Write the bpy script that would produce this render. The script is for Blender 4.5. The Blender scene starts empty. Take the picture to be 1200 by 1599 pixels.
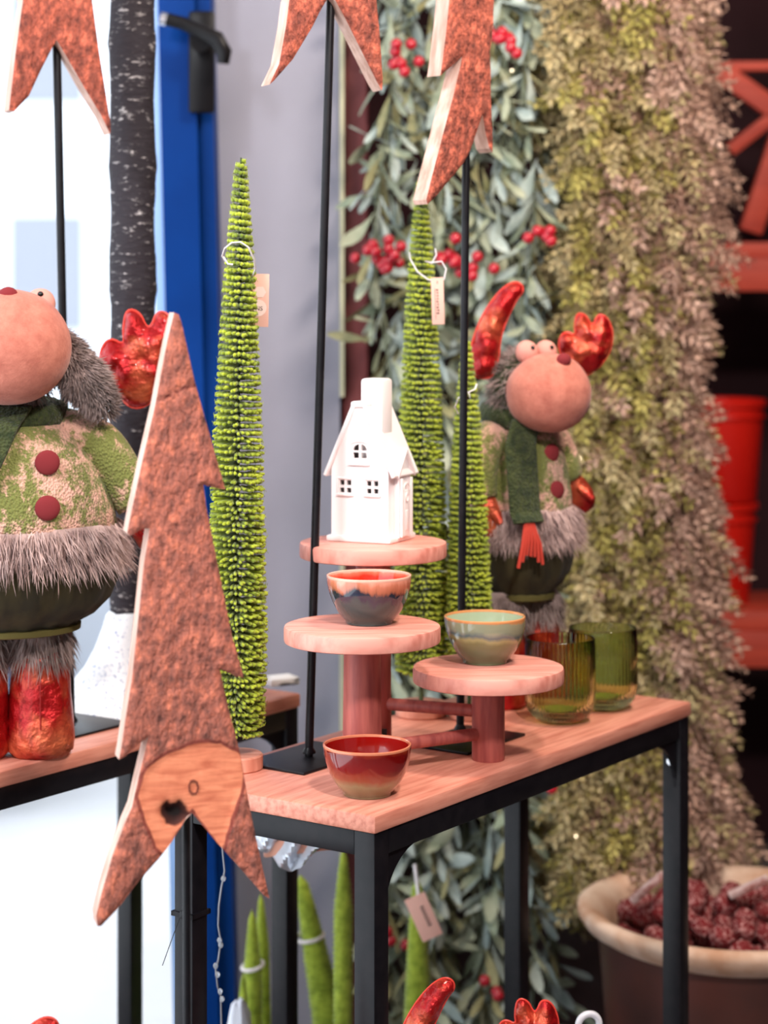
import bpy, bmesh, math, random
import numpy as np
from mathutils import Vector, Matrix, noise
R = random.Random(7)
NR = np.random.default_rng(5)
sc = bpy.context.scene
COL = sc.collection
PI = math.pi
# ------------------------------------------------------------------ camera
F = 3150.0; CX = 600.0; CY = 470.0; CAMZ = 1.5     # picture units: 1200 x 1599
cam = bpy.data.cameras.new('camera'); camo = bpy.data.objects.new('camera', cam); COL.objects.link(camo)
camo.location = (0, 0, CAMZ); camo.rotation_euler = (PI/2, 0, 0)
cam.sensor_fit = 'VERTICAL'; cam.sensor_height = 36.0; cam.sensor_width = 27.0
cam.lens = F/1599*36.0
cam.shift_y = -(799.5-CY)/1599.0
cam.clip_start = .05; cam.clip_end = 200
cam.dof.use_dof = True; cam.dof.focus_distance = 2.5; cam.dof.aperture_fstop = 3.4
sc.camera = camo
# ------------------------------------------------------------------ world, lights, exposure
W = bpy.data.worlds.new('world'); sc.world = W; W.use_nodes = True
bg = W.node_tree.nodes['Background']; bg.inputs[0].default_value = (.86, .93, 1.0, 1); bg.inputs[1].default_value = 2.3
sc.view_settings.view_transform = 'Standard'; sc.view_settings.look = 'None'
sc.view_settings.exposure = 0.3; sc.view_settings.gamma = 1.0; sc.view_settings.use_curve_mapping = False
def area(name, loc, to, size, power, color):
    l = bpy.data.lights.new(name, 'AREA'); l.shape = 'DISK'; l.size = size; l.energy = power; l.color = color
    o = bpy.data.objects.new(name, l); COL.objects.link(o); o.location = loc
    o.rotation_euler = (Vector(to)-Vector(loc)).to_track_quat('-Z', 'Y').to_euler(); return o
area('ceiling_lamp_front', (.55, .7, 2.85), (.05, 2.7, 1.0), .22, 46, (1, .90, .85))
area('ceiling_lamp_left', (-1.1, 1.2, 2.85), (-.2, 2.7, 1.0), .5, 26, (.95, .96, 1))
area('ceiling_lamp_back', (.7, 2.6, 2.85), (.4, 3.9, 1.0), .35, 26, (1, .86, .72))
# ------------------------------------------------------------------ materials
def M(name, c1, c2=None, scale=20, rough=.6, metal=0, bump=0, bscale=None, stretch=(1, 1, 1), detail=5, lo=.35, hi=.65,
      emit=None, trans=0, ior=1.45, sheen=0, coat=0, c3=None, voro=False, coord='Object', dist=.01, spec=.5):
    m = bpy.data.materials.new(name); m.use_nodes = True; nt = m.node_tree; b = nt.nodes['Principled BSDF']
    b.inputs['Base Color'].default_value = (*c1, 1); b.inputs['Roughness'].default_value = rough
    b.inputs['Metallic'].default_value = metal; b.inputs['Transmission Weight'].default_value = trans
    b.inputs['IOR'].default_value = ior; b.inputs['Sheen Weight'].default_value = sheen; b.inputs['Coat Weight'].default_value = coat
    b.inputs['Specular IOR Level'].default_value = spec
    tc = nt.nodes.new('ShaderNodeTexCoord'); mp = nt.nodes.new('ShaderNodeMapping'); mp.inputs['Scale'].default_value = stretch
    nt.links.new(tc.outputs[coord], mp.inputs[0])
    if c2:
        n = nt.nodes.new('ShaderNodeTexNoise'); n.inputs['Scale'].default_value = scale; n.inputs['Detail'].default_value = detail
        nt.links.new(mp.outputs[0], n.inputs[0])
        r = nt.nodes.new('ShaderNodeValToRGB'); e = r.color_ramp.elements
        e[0].position = lo; e[0].color = (*c1, 1); e[1].position = hi; e[1].color = (*c2, 1)
        if c3: x = e.new((lo+hi)/2+.02); x.color = (*c3, 1)
        nt.links.new(n.outputs[0], r.inputs[0]); nt.links.new(r.outputs[0], b.inputs['Base Color'])
    if bump:
        if voro:
            n2 = nt.nodes.new('ShaderNodeTexVoronoi')
        else:
            n2 = nt.nodes.new('ShaderNodeTexNoise'); n2.inputs['Detail'].default_value = 6
        n2.inputs['Scale'].default_value = bscale or scale; nt.links.new(mp.outputs[0], n2.inputs['Vector'])
        bp = nt.nodes.new('ShaderNodeBump'); bp.inputs['Strength'].default_value = bump; bp.inputs['Distance'].default_value = dist
        nt.links.new(n2.outputs[0], bp.inputs['Height']); nt.links.new(bp.outputs[0], b.inputs['Normal'])
    if emit:
        b.inputs['Emission Color'].default_value = (*emit[0], 1); b.inputs['Emission Strength'].default_value = emit[1]
    return m
def srgb(r, g, b):
    f = lambda v: (v/255/12.92) if v/255 <= .04045 else ((v/255+.055)/1.055)**2.4
    return (f(r), f(g), f(b))
black = M('black_metal', (.005, .005, .007), (.009, .008, .010), 60, rough=.36, bump=.05, bscale=300, dist=.0005, spec=.32)
mtop = M('tabletop_wood', srgb(222, 150, 128), srgb(190, 112, 92), 9, rough=.42, stretch=(1.2, 14, 14), detail=8, bump=.12, bscale=30, dist=.001, lo=.4, hi=.72)
mdisc = M('disc_wood', srgb(238, 165, 148), srgb(206, 120, 104), 11, rough=.45, stretch=(1, 9, 3), detail=7, bump=.1, bscale=30, dist=.001, lo=.4, hi=.75)
mpost = M('post_wood', srgb(150, 72, 68), srgb(184, 100, 90), 14, rough=.5, stretch=(7, 7, .8), detail=8, bump=.2, bscale=30, dist=.001)
msap = M('sawn_wood_edge', srgb(222, 188, 172), srgb(186, 146, 128), 10, rough=.6, stretch=(9, 9, .8), detail=6, bump=.15, bscale=30, dist=.001)
mpale = M('pale_wood', srgb(232, 168, 144), srgb(205, 132, 108), 12, rough=.5, stretch=(1, 6, 1), detail=6)
def bark_mat(name, ca, cb, cc, sc_=38, peel=False):
    m = M(name, ca, cb, sc_, rough=.85, stretch=(1, 1, .6), detail=12, bump=1.0, bscale=sc_*1.6, dist=.008, c3=cc, lo=.34, hi=.66)
    [n for n in m.node_tree.nodes if n.type == 'TEX_NOISE'][0].inputs['Roughness'].default_value = .72
    nt = m.node_tree; b = nt.nodes['Principled BSDF']
    if peel:
        ramp = [n for n in nt.nodes if n.type == 'VALTORGB'][0]
        at = nt.nodes.new('ShaderNodeAttribute'); at.attribute_name = 'peel'
        sep = nt.nodes.new('ShaderNodeSeparateColor'); nt.links.new(at.outputs['Color'], sep.inputs[0])
        tc = nt.nodes.new('ShaderNodeTexCoord'); mp = nt.nodes.new('ShaderNodeMapping'); mp.inputs['Scale'].default_value = (1.5, 1.5, 9)
        mp.inputs['Rotation'].default_value = (0, .25, 0)
        nt.links.new(tc.outputs['Object'], mp.inputs[0])
        n = nt.nodes.new('ShaderNodeTexNoise'); n.inputs['Scale'].default_value = 16; n.inputs['Detail'].default_value = 8; n.inputs['Distortion'].default_value = .8
        nt.links.new(mp.outputs[0], n.inputs[0])
        r = nt.nodes.new('ShaderNodeValToRGB'); e = r.color_ramp.elements
        e[0].position = .35; e[0].color = (*srgb(236, 146, 108), 1); e[1].position = .7; e[1].color = (*srgb(196, 104, 74), 1)
        nt.links.new(n.outputs[0], r.inputs[0])
        def step(sock, a, c, inv=False):
            k = nt.nodes.new('ShaderNodeMapRange'); k.inputs[1].default_value = a; k.inputs[2].default_value = c
            nt.links.new(sock, k.inputs[0]); return k.outputs[0]
        def mix(f, A, B):
            x = nt.nodes.new('ShaderNodeMix'); x.data_type = 'RGBA'; nt.links.new(f, x.inputs[0])
            for s, v in ((6, A), (7, B)):
                if isinstance(v, tuple): x.inputs[s].default_value = (*v, 1)
                else: nt.links.new(v, x.inputs[s])
            return x.outputs[2]
        # red channel = signed distance to peeled patch (.5 = edge), green = knot
        c = mix(step(sep.outputs[0], .36, .42), ramp.outputs[0], srgb(140, 66, 54))
        c = mix(step(sep.outputs[0], .49, .53), c, r.outputs[0])
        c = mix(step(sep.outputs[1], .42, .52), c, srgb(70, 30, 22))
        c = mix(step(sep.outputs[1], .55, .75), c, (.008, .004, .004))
        c = mix(step(sep.outputs[2], .4, .8), c, srgb(96, 36, 28))
        nt.links.new(c, b.inputs['Base Color'])
        bump = [x for x in nt.nodes if x.type == 'BUMP'][0]
        mr = nt.nodes.new('ShaderNodeMapRange'); mr.inputs[1].default_value = .4; mr.inputs[2].default_value = .52
        mr.inputs[3].default_value = 1.0; mr.inputs[4].default_value = .1
        nt.links.new(sep.outputs[0], mr.inputs[0]); nt.links.new(mr.outputs[0], bump.inputs['Strength'])
    return m
mbark = bark_mat('reddish_bark', srgb(100, 62, 54), srgb(222, 128, 98), srgb(172, 100, 82), 95, peel=True)
mbark2 = bark_mat('rough_bark', srgb(84, 40, 32), srgb(222, 116, 88), srgb(158, 80, 62), 85)
mbristle = M('lime_bristle', srgb(98, 118, 4), srgb(168, 180, 30), 55, rough=.75, sheen=.4, lo=.3, hi=.62)
mbristle2 = M('lime_bristle_pale', srgb(128, 148, 30), srgb(174, 192, 60), 60, rough=.8, sheen=.3, bump=.6, bscale=150, dist=.003)  # paler lime with a bump, for the small wrapped trees
mstem = M('dark_wire_stem', (.05, .07, .02), rough=.6)
mwhite = M('white_porcelain', srgb(250, 240, 238), rough=.35, coat=.3)
mstring = M('white_string', srgb(235, 228, 228), rough=.7)
mtag = M('salmon_paper', srgb(240, 186, 168), rough=.7)
mtagw = M('pale_print', srgb(248, 220, 210), rough=.7)
mink = M('grey_ink', srgb(90, 60, 58), rough=.7)
mblue = M('blue_frame_paint', srgb(0, 54, 126), srgb(0, 48, 116), 6, rough=.5, spec=.12)
mblue2 = M('pale_blue_edge', srgb(150, 185, 235), rough=.35)
mgrey = M('grey_wall_paint', srgb(158, 158, 172), srgb(148, 148, 163), 3, rough=.8)
mcream = M('cream_edge', srgb(215, 210, 175), rough=.6)
mredpost = M('red_stained_wood', srgb(132, 66, 66), srgb(108, 50, 52), 8, rough=.6, stretch=(6, 6, .6))
mdark = M('dark_wall_paint', srgb(50, 18, 24), srgb(38, 12, 18), 3, rough=.9)
mshelf = M('orange_red_wood', srgb(206, 78, 56), srgb(180, 62, 46), 6, rough=.6, stretch=(.6, 6, 6))
mpotred = M('red_enamel', srgb(225, 34, 22), srgb(214, 28, 20), 5, rough=.35)
mfloor = M('floor_tile', srgb(110, 104, 104), srgb(98, 92, 92), 4, rough=.5)
mceil = M('ceiling_paint', srgb(200, 198, 196), rough=.9)
mpeltred = M('metallic_red_fabric', srgb(170, 18, 22), srgb(244, 130, 86), 20, rough=.36, metal=.55, bump=1, bscale=26, dist=.016, lo=.45, hi=.75, coat=.2)
mseam = M('red_seam', srgb(150, 20, 20), rough=.5)
mgreenknit = M('dark_green_knit', srgb(36, 48, 20), srgb(66, 74, 36), 90, rough=.95, sheen=.1, bump=1, bscale=260, dist=.003, voro=True)
msweat = M('green_knit', srgb(118, 122, 62), srgb(222, 172, 152), 17, rough=.95, sheen=.1, bump=.9, bscale=330, dist=.003, detail=12, lo=.49, hi=.55, voro=True, stretch=(1, 1, .8))
for n_ in msweat.node_tree.nodes:
    if n_.type == 'TEX_NOISE': n_.inputs['Roughness'].default_value = .82
mvelvet = M('olive_velvet', srgb(36, 30, 12), srgb(60, 52, 24), 12, rough=.95, sheen=.05, stretch=(3, 3, .5), bump=.2, dist=.004)
mfelt = M('pink_felt', srgb(168, 92, 76), srgb(206, 128, 108), 45, rough=.95, sheen=.5, bump=.35, bscale=220, dist=.002, lo=.3, hi=.7, detail=12)
[n for n in mfelt.node_tree.nodes if n.type == 'TEX_NOISE'][0].inputs['Roughness'].default_value = .7
mfelt.node_tree.nodes['Principled BSDF'].inputs['Sheen Weight'].default_value = .15
mfur = M('brown_grey_fur', srgb(150, 122, 116), srgb(206, 176, 168), 40, rough=.9, sheen=.3)
mfurd = M('grey_fur', srgb(112, 94, 88), srgb(170, 148, 142), 40, rough=.9, sheen=.3)
mnose = M('dark_red_felt', srgb(124, 36, 40), rough=.95, bump=.3, bscale=300, dist=.001)
meye = M('pink_white_felt', srgb(218, 150, 136), rough=.9)
mpupil = M('black_bead', (.006, .006, .006), rough=.15)
mtassel = M('red_yarn', srgb(190, 60, 44), rough=.9)
mgold = M('terracotta_pot', srgb(178, 116, 88), srgb(206, 150, 120), 10, rough=.85, bump=.3, bscale=40, dist=.004)
mrim = M('frosted_terracotta', srgb(226, 198, 176), srgb(190, 144, 114), 14, rough=.85, bump=.3, bscale=50, dist=.003)
mpotbody = M('dark_glazed_clay', srgb(58, 36, 32), srgb(84, 44, 36), 5, rough=.4, bump=.2, dist=.004)
msoil = M('dark_moss', srgb(40, 14, 12), srgb(70, 30, 24), 20, rough=.95, bump=.6, dist=.01)
mcone = M('frosted_red', srgb(120, 20, 24), srgb(214, 160, 156), 150, rough=.9, lo=.50, hi=.66, bump=1, bscale=150, dist=.006, detail=8, coord='Generated', stretch=(.05, .05, .05))
mleafs = [M('sage_leaf', srgb(128, 140, 118), srgb(164, 168, 144), 20, rough=.65),
          M('blue_grey_leaf', srgb(136, 152, 148), srgb(178, 188, 180), 20, rough=.6),
          M('olive_leaf', srgb(116, 116, 78), srgb(158, 152, 112), 20, rough=.65)]
mlstem = M('grey_green_stem', srgb(96, 104, 84), rough=.8)
mberry = M('red_berry', srgb(146, 14, 32), srgb(176, 28, 44), 30, rough=.25, coat=.3)
mfirs = [M('khaki_sprig', srgb(150, 134, 90), srgb(212, 192, 146), 30, rough=.8),
         M('rosy_sprig', srgb(164, 128, 112), srgb(218, 182, 162), 30, rough=.8),
         M('lime_sprig', srgb(148, 138, 66), srgb(200, 186, 110), 30, rough=.8)]
mfstem = M('brown_twig', srgb(120, 96, 76), rough=.85)
msnow = M('snow_white', srgb(250, 250, 252), srgb(170, 180, 205), 190, rough=.8, bump=.4, bscale=120, dist=.003, lo=.56, hi=.66)
mtrunk = M('snow_dusted_dark_bark', srgb(42, 36, 42), srgb(225, 218, 216), 60, rough=.8, bump=.8, bscale=60, dist=.006, stretch=(.7, .7, 2.2), detail=12, lo=.57, hi=.66)
[n for n in mtrunk.node_tree.nodes if n.type == 'TEX_NOISE'][0].inputs['Roughness'].default_value = .75
mplastic = M('clear_plastic_film', (.9, .93, .97), rough=.12, trans=.75, ior=1.2, bump=.6, bscale=25, dist=.02)
mchrome = M('polished_metal', (.75, .75, .78), rough=.15, metal=1)
mwire = M('silver_wire', (.35, .35, .38), rough=.35, metal=.7)
mhandle = M('black_handle', (.006, .005, .006), rough=.35, spec=.25)
mglassg = M('green_ribbed_glass', (.74, .84, .46), rough=.0, trans=1, ior=1.35)
mwin = M('window_glass', (1, 1, 1), rough=0, trans=1, ior=1.02)
mfac = M('pale_facade', srgb(236, 240, 246), rough=.9)
mfacw = M('facade_window', srgb(158, 162, 172), rough=.8, spec=0)
mpave = M('pale_pavement', srgb(235, 235, 235), srgb(225, 225, 228), 2, rough=.9)
mcar = M('grey_blue_car_paint', srgb(60, 80, 110), rough=.3)
mtyre = M('tyre_rubber', (.02, .02, .02), rough=.8)
mcarg = M('car_window', (.03, .04, .05), rough=.1)
def glaze(name, stops, h, noise_amp=.012, rough=.12, nsc=60):
    m = bpy.data.materials.new(name); m.use_nodes = True; nt = m.node_tree; b = nt.nodes['Principled BSDF']
    b.inputs['Roughness'].default_value = rough; b.inputs['Coat Weight'].default_value = .6; b.inputs['Coat Roughness'].default_value = .05
    tc = nt.nodes.new('ShaderNodeTexCoord'); sx = nt.nodes.new('ShaderNodeSeparateXYZ'); nt.links.new(tc.outputs['Object'], sx.inputs[0])
    mp = nt.nodes.new('ShaderNodeMapping'); mp.inputs['Scale'].default_value = (1, 1, .25); nt.links.new(tc.outputs['Object'], mp.inputs[0])
    n = nt.nodes.new('ShaderNodeTexNoise'); n.inputs['Scale'].default_value = nsc; n.inputs['Detail'].default_value = 8; nt.links.new(mp.outputs[0], n.inputs[0])
    a = nt.nodes.new('ShaderNodeMath'); a.operation = 'MULTIPLY_ADD'; a.inputs[1].default_value = noise_amp; nt.links.new(n.outputs[0], a.inputs[0]); nt.links.new(sx.outputs[2], a.inputs[2])
    d = nt.nodes.new('ShaderNodeMath'); d.operation = 'MULTIPLY_ADD'; d.inputs[1].default_value = 1/h; d.inputs[2].default_value = -noise_amp*.5/h
    nt.links.new(a.outputs[0], d.inputs[0])
    r = nt.nodes.new('ShaderNodeValToRGB'); e = r.color_ramp.elements
    e[0].position = stops[0][0]; e[0].color = (*stops[0][1], 1); e[1].position = stops[-1][0]; e[1].color = (*stops[-1][1], 1)
    for p, c in stops[1:-1]: x = e.new(p); x.color = (*c, 1)
    nt.links.new(d.outputs[0], r.inputs[0]); nt.links.new(r.outputs[0], b.inputs['Base Color']); return m
# ------------------------------------------------------------------ helpers
def PX(px, py, Y): return Vector(((px-CX)/F*Y, Y, CAMZ-(py-CY)/F*Y))
TZ = CAMZ-.613                                       # table top height
def ON(px, py, z=TZ):
    Y = (CAMZ-z)*F/(py-CY); return Vector(((px-CX)/F*Y, Y, z))
class MB:
    def __init__(s): s.v = []; s.f = []; s.m = []
    def add(s, vs, fs, mi=0, mat=None):
        n = len(s.v)
        if mat is not None: vs = [mat @ Vector(p) for p in vs]
        s.v.extend([tuple(p) for p in vs]); s.f.extend([tuple(i+n for i in f) for f in fs]); s.m.extend([mi]*len(fs)); return s
    def box(s, c, sz, mi=0, mat=None):
        x, y, z = c; a, b, d = sz[0]/2, sz[1]/2, sz[2]/2
        vs = [(x+i*a, y+j*b, z+k*d) for i in (-1, 1) for j in (-1, 1) for k in (-1, 1)]
        return s.add(vs, [(0, 1, 3, 2), (4, 6, 7, 5), (0, 4, 5, 1), (2, 3, 7, 6), (0, 2, 6, 4), (1, 5, 7, 3)], mi, mat)
    def bbox(s, c, sz, bv=.003, mi=0, mat=None):      # box with bevelled edges
        bm = bmesh.new(); bmesh.ops.create_cube(bm, size=1)
        for v in bm.verts: v.co = Vector((v.co.x*sz[0], v.co.y*sz[1], v.co.z*sz[2]))+Vector(c)
        bmesh.ops.bevel(bm, geom=list(bm.edges), offset=bv, segments=2, affect='EDGES', profile=.5)
        bm.verts.ensure_lookup_table()
        s.add([v.co.copy() for v in bm.verts], [[v.index for v in f.verts] for f in bm.faces], mi, mat); bm.free(); return s
    def tube(s, pts, rad, n=8, mi=0, mat=None, cap=True, flat=1.0):
        pts = [Vector(p) for p in pts]; vs = []; fs = []
        if not hasattr(rad, '__len__'): rad = [rad]*len(pts)
        up = None
        for i, p in enumerate(pts):
            d = (pts[min(i+1, len(pts)-1)]-pts[max(i-1, 0)]).normalized()
            if up is None: up = d.orthogonal().normalized()
            else:
                up = (up-d*up.dot(d)); up = up.normalized() if up.length > 1e-6 else d.orthogonal().normalized()
            w = d.cross(up)
            for k in range(n):
                a = 2*PI*k/n; vs.append(p+(up*math.cos(a)*flat+w*math.sin(a))*rad[i])
        for i in range(len(pts)-1):
            for k in range(n):
                a, b = i*n+k, i*n+(k+1) % n; fs.append((a, b, b+n, a+n))
        if cap: fs.append(tuple(range(n))[::-1]); fs.append(tuple(range((len(pts)-1)*n, len(pts)*n)))
        return s.add(vs, fs, mi, mat)
    def lathe(s, prof, n=48, mi=0, mat=None, fn=None, c=(0, 0, 0), cap=False):
        vs = []; fs = []
        for (r, z) in prof:
            for k in range(n):
                a = 2*PI*k/n; rr = r*(fn(a, z) if fn else 1); vs.append((c[0]+rr*math.cos(a), c[1]+rr*math.sin(a), c[2]+z))
        for i in range(len(prof)-1):
            for k in range(n):
                a, b = i*n+k, i*n+(k+1) % n; fs.append((a, b, b+n, a+n))
        if cap and prof[0][0] > 1e-6: fs.append(tuple(range(n))[::-1])
        if cap and prof[-1][0] > 1e-6: fs.append(tuple(range((len(prof)-1)*n, len(prof)*n)))
        return s.add(vs, fs, mi, mat)
    def ball(s, c, r, n=20, mi=0, mat=None, fn=None):
        if not hasattr(r, '__len__'): r = (r, r, r)
        vs = []; fs = []; m = n//2
        for i in range(1, m):
            t = PI*i/m
            for k in range(n):
                a = 2*PI*k/n; d = Vector((math.sin(t)*math.cos(a), math.sin(t)*math.sin(a), math.cos(t)))
                q = fn(d) if fn else 1
                vs.append((c[0]+d.x*r[0]*q, c[1]+d.y*r[1]*q, c[2]+d.z*r[2]*q))
        for i in range(m-2):
            for k in range(n):
                a, b = i*n+k, i*n+(k+1) % n; fs.append((a, a+n, b+n, b))
        t0 = len(vs); vs.append((c[0], c[1], c[2]+r[2]*(fn(Vector((0, 0, 1))) if fn else 1))); vs.append((c[0], c[1], c[2]-r[2]*(fn(Vector((0, 0, -1))) if fn else 1)))
        for k in range(n):
            fs.append((t0, k, (k+1) % n)); fs.append((t0+1, (m-2)*n+(k+1) % n, (m-2)*n+k))
        return s.add(vs, fs, mi, mat)
    def prism(s, poly, t, mi=0, mat=None):            # poly in x,z ; thickness along +y
        n = len(poly); vs = [(x, 0, z) for x, z in poly]+[(x, t, z) for x, z in poly]
        fs = [tuple(range(n)), tuple(range(n, 2*n))[::-1]]+[(i, i+n, (i+1) % n+n, (i+1) % n) for i in range(n)]
        return s.add(vs, fs, mi, mat)
    def build(s, name, mats, parent=None, smooth=True, loc=None, kind=None, label=None, angle=40):
        me = bpy.data.meshes.new(name); me.from_pydata(s.v, [], s.f)
        for m in (mats if isinstance(mats, (list, tuple)) else [mats]): me.materials.append(m)
        if any(s.m): me.polygons.foreach_set('material_index', s.m)
        if smooth:
            me.polygons.foreach_set('use_smooth', [True]*len(me.polygons))
            if angle < 180: me.set_sharp_from_angle(angle=math.radians(angle))
        me.update()
        o = bpy.data.objects.new(name, me); COL.objects.link(o)
        if parent is not None: o.parent = parent
        if loc is not None: o.location = loc
        if kind: o['kind'] = kind
        if label: o['label'] = label
        return o
def tag(o, label, cat, group=None, kind=None):
    o['label'] = label; o['category'] = cat
    if group: o['group'] = group
    if kind: o['kind'] = kind
    return o
def thing(name, label, cat, loc=(0, 0, 0), rz=0, group=None):
    o = bpy.data.objects.new(name, None); COL.objects.link(o); o.location = loc; o.rotation_euler = (0, 0, rz); o.empty_display_size = .02
    return tag(o, label, cat, group)
def struct(name, mb, m, parent=None, smooth=False):
    o = mb.build(name, m, parent, smooth)
    if parent is None: o['kind'] = 'structure'
    return o
def inst(src, name, parent, mat):
    o = bpy.data.objects.new(name, src); COL.objects.link(o); o.parent = parent; o.matrix_local = mat; return o
def copy_tree(o, parent=None):
    c = o.copy(); COL.objects.link(c); c.parent = parent
    for ch in list(o.children): copy_tree(ch, c)
    return c
def text_mesh(s, size):
    cu = bpy.data.curves.new('print', 'FONT'); cu.body = s; cu.size = size; cu.align_x = 'CENTER'; cu.align_y = 'CENTER'; cu.extrude = .0001
    o = bpy.data.objects.new('tmp', cu); COL.objects.link(o); dg = bpy.context.evaluated_depsgraph_get()
    me = bpy.data.meshes.new_from_object(o.evaluated_get(dg)); bpy.data.objects.remove(o); return me
def loop_pts(c, a, b, n=28, k0=0, k1=2*PI):
    c, a, b = Vector(c), Vector(a), Vector(b)
    return [c+a*math.cos(k0+(k1-k0)*i/(n-1))+b*math.sin(k0+(k1-k0)*i/(n-1)) for i in range(n)]
A35 = math.radians(35); U = Vector((math.sin(A35), math.cos(A35), 0)); V = Vector((-math.cos(A35), math.sin(A35), 0)); RZT = PI/2-A35
# ------------------------------------------------------------------ setting
struct('floor', MB().box((1, 1.5, -.05), (5.2, 4.5, .1)).box((1.63, 5.22, -.05), (3.94, 2.96, .1)), mfloor)
struct('ceiling', MB().box((1, 1.5, 3.05), (5.2, 4.5, .1)).box((1.63, 5.22, 3.05), (3.94, 2.96, .1)), mceil)
struct('wall_right', MB().box((1.85, 3, 1.5), (.1, 7.4, 3)), mdark)
struct('wall_front', MB().box((1, -.75, 1.5), (5.2, .1, 3)), mceil)
struct('wall_back', MB().box((.9, 5.65, 1.5), (2.2, .1, 3)), mdark)
# grey wall piece beside the blue frame, with its cream edge
gw0, gw1 = -.36, -.083
struct('wall_left', MB().box(((gw0+gw1)/2, 3.86, 1.5), (gw1-gw0, .12, 3)), mgrey)
struct('wall_side', MB().box((gw1-.06, 4.78, 1.5), (.1, 1.7, 3)), mdark)
tr = MB().box((gw1+.004, 3.815, .62), (.008, .05, 1.24)); tr.box((gw1+.004, 3.815, 2.16), (.008, .05, 1.68))
struct('trim_1', tr, mcream)
struct('trim_2', MB().bbox((-.054, 3.86, 1.5), (.05, .09, 3), .006), mredpost)
# blue window frame (leans very slightly), pane and bars
win = thing('window_1', '', '', (0, 0, 0)); del win['label'], win['category']; win['kind'] = 'structure'
def slant(mb, x0t, x1t, x0b, x1b, y0, y1, mi=0):
    zt, zb = 3.0, 0.0
    vs = [(x0b, y0, zb), (x1b, y0, zb), (x1b, y1, zb), (x0b, y1, zb), (x0t, y0, zt), (x1t, y0, zt), (x1t, y1, zt), (x0t, y1, zt)]
    return mb.add(vs, [(3, 2, 1, 0), (4, 5, 6, 7), (0, 1, 5, 4), (1, 2, 6, 5), (2, 3, 7, 6), (3, 0, 4, 7)], mi)
slant(MB(), -.434, -.368, -.361, -.295, 3.66, 3.74).build('frame', mblue, win, False)
slant(MB(), -.368, -.340, -.295, -.267, 3.68, 3.78).build('frame', mblue, win, False)
slant(MB(), -.452, -.434, -.379, -.361, 3.665, 3.74).build('frame_edge', mblue2, win, False)
MB().box((-1.7, 3.7, 2.92), (2.6, .08, .16)).build('frame', mblue, win, False)
MB().box((-1.7, 3.7, .02), (2.6, .08, .04)).build('frame', mblue, win, False)
MB().box((-1.74, 3.7, 1.44), (2.6, .006, 2.8)).build('pane', mwin, win, False)
h = thing('window_handle', 'black lever handle mounted on the blue window frame', 'handle', PX(316, 98, 3.655))
MB().bbox((0, -.008, 0), (.048, .016, .185), .006).build('handle_plate', mhandle, h)
MB().tube([(.0, -.01, .035), (.0, -.05, .03)], .017, 16).build('spindle', mhandle, h)
MB().tube([(.042, -.05, -.008), (.044, -.052, .012), (.03, -.052, .036), (.0, -.052, .05), (-.03, -.053, .064), (-.062, -.054, .072)], [.012, .016, .017, .014, .013, .013], 14, flat=.8).build('lever', mhandle, h)
MB().tube([(-.058, -.054, .071), (-.069, -.054, .074)], .0132, 14).build('lever_cap', mchrome, h, label='shiny metal lever end')
# outside
struct('ground', MB().box((-6, 16.7, -.12), (40, 26, .1)), mpave)
b = thing('apartment_building', 'pale overexposed building seen through the shop window', 'building', (-4.0, 24, -.07))
MB().box((0, 2, 5), (9, 4, 10)).build('wall', mfac, b, False)
for i in range(5):
    for j in range(3):
        f = MB().box((-3.5+i*1.75, -.03, 1.9+j*2.7), (1.0, .1, 1.5)).build('window', mfac, b, False)
        MB().box((-3.5+i*1.75, -.06, 1.9+j*2.7), (.85, .1, 1.35)).build('pane', mfacw, f, False)
c = thing('car', 'dark blue-grey car blurred on the street outside the window', 'car', (-3.02, 6.1, -.07))
bd = MB(); bd.prism([(-2.0, .3), (2.0, .3), (2.05, .75), (1.5, .9), (.9, 1.38), (-.9, 1.42), (-1.6, .95), (-2.05, .85)], 1.7); bd.build('body', mcar, c, False)
for sx in (-.6, .45): MB().box((sx, -.01, 1.1), (.8, .03, .34)).build('window', mcarg, c, False)
for sx in (-1.25, 1.25): MB().tube([(sx, -.03, .32), (sx, .2, .32)], .32, 20).build('wheel', mtyre, c)
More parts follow.
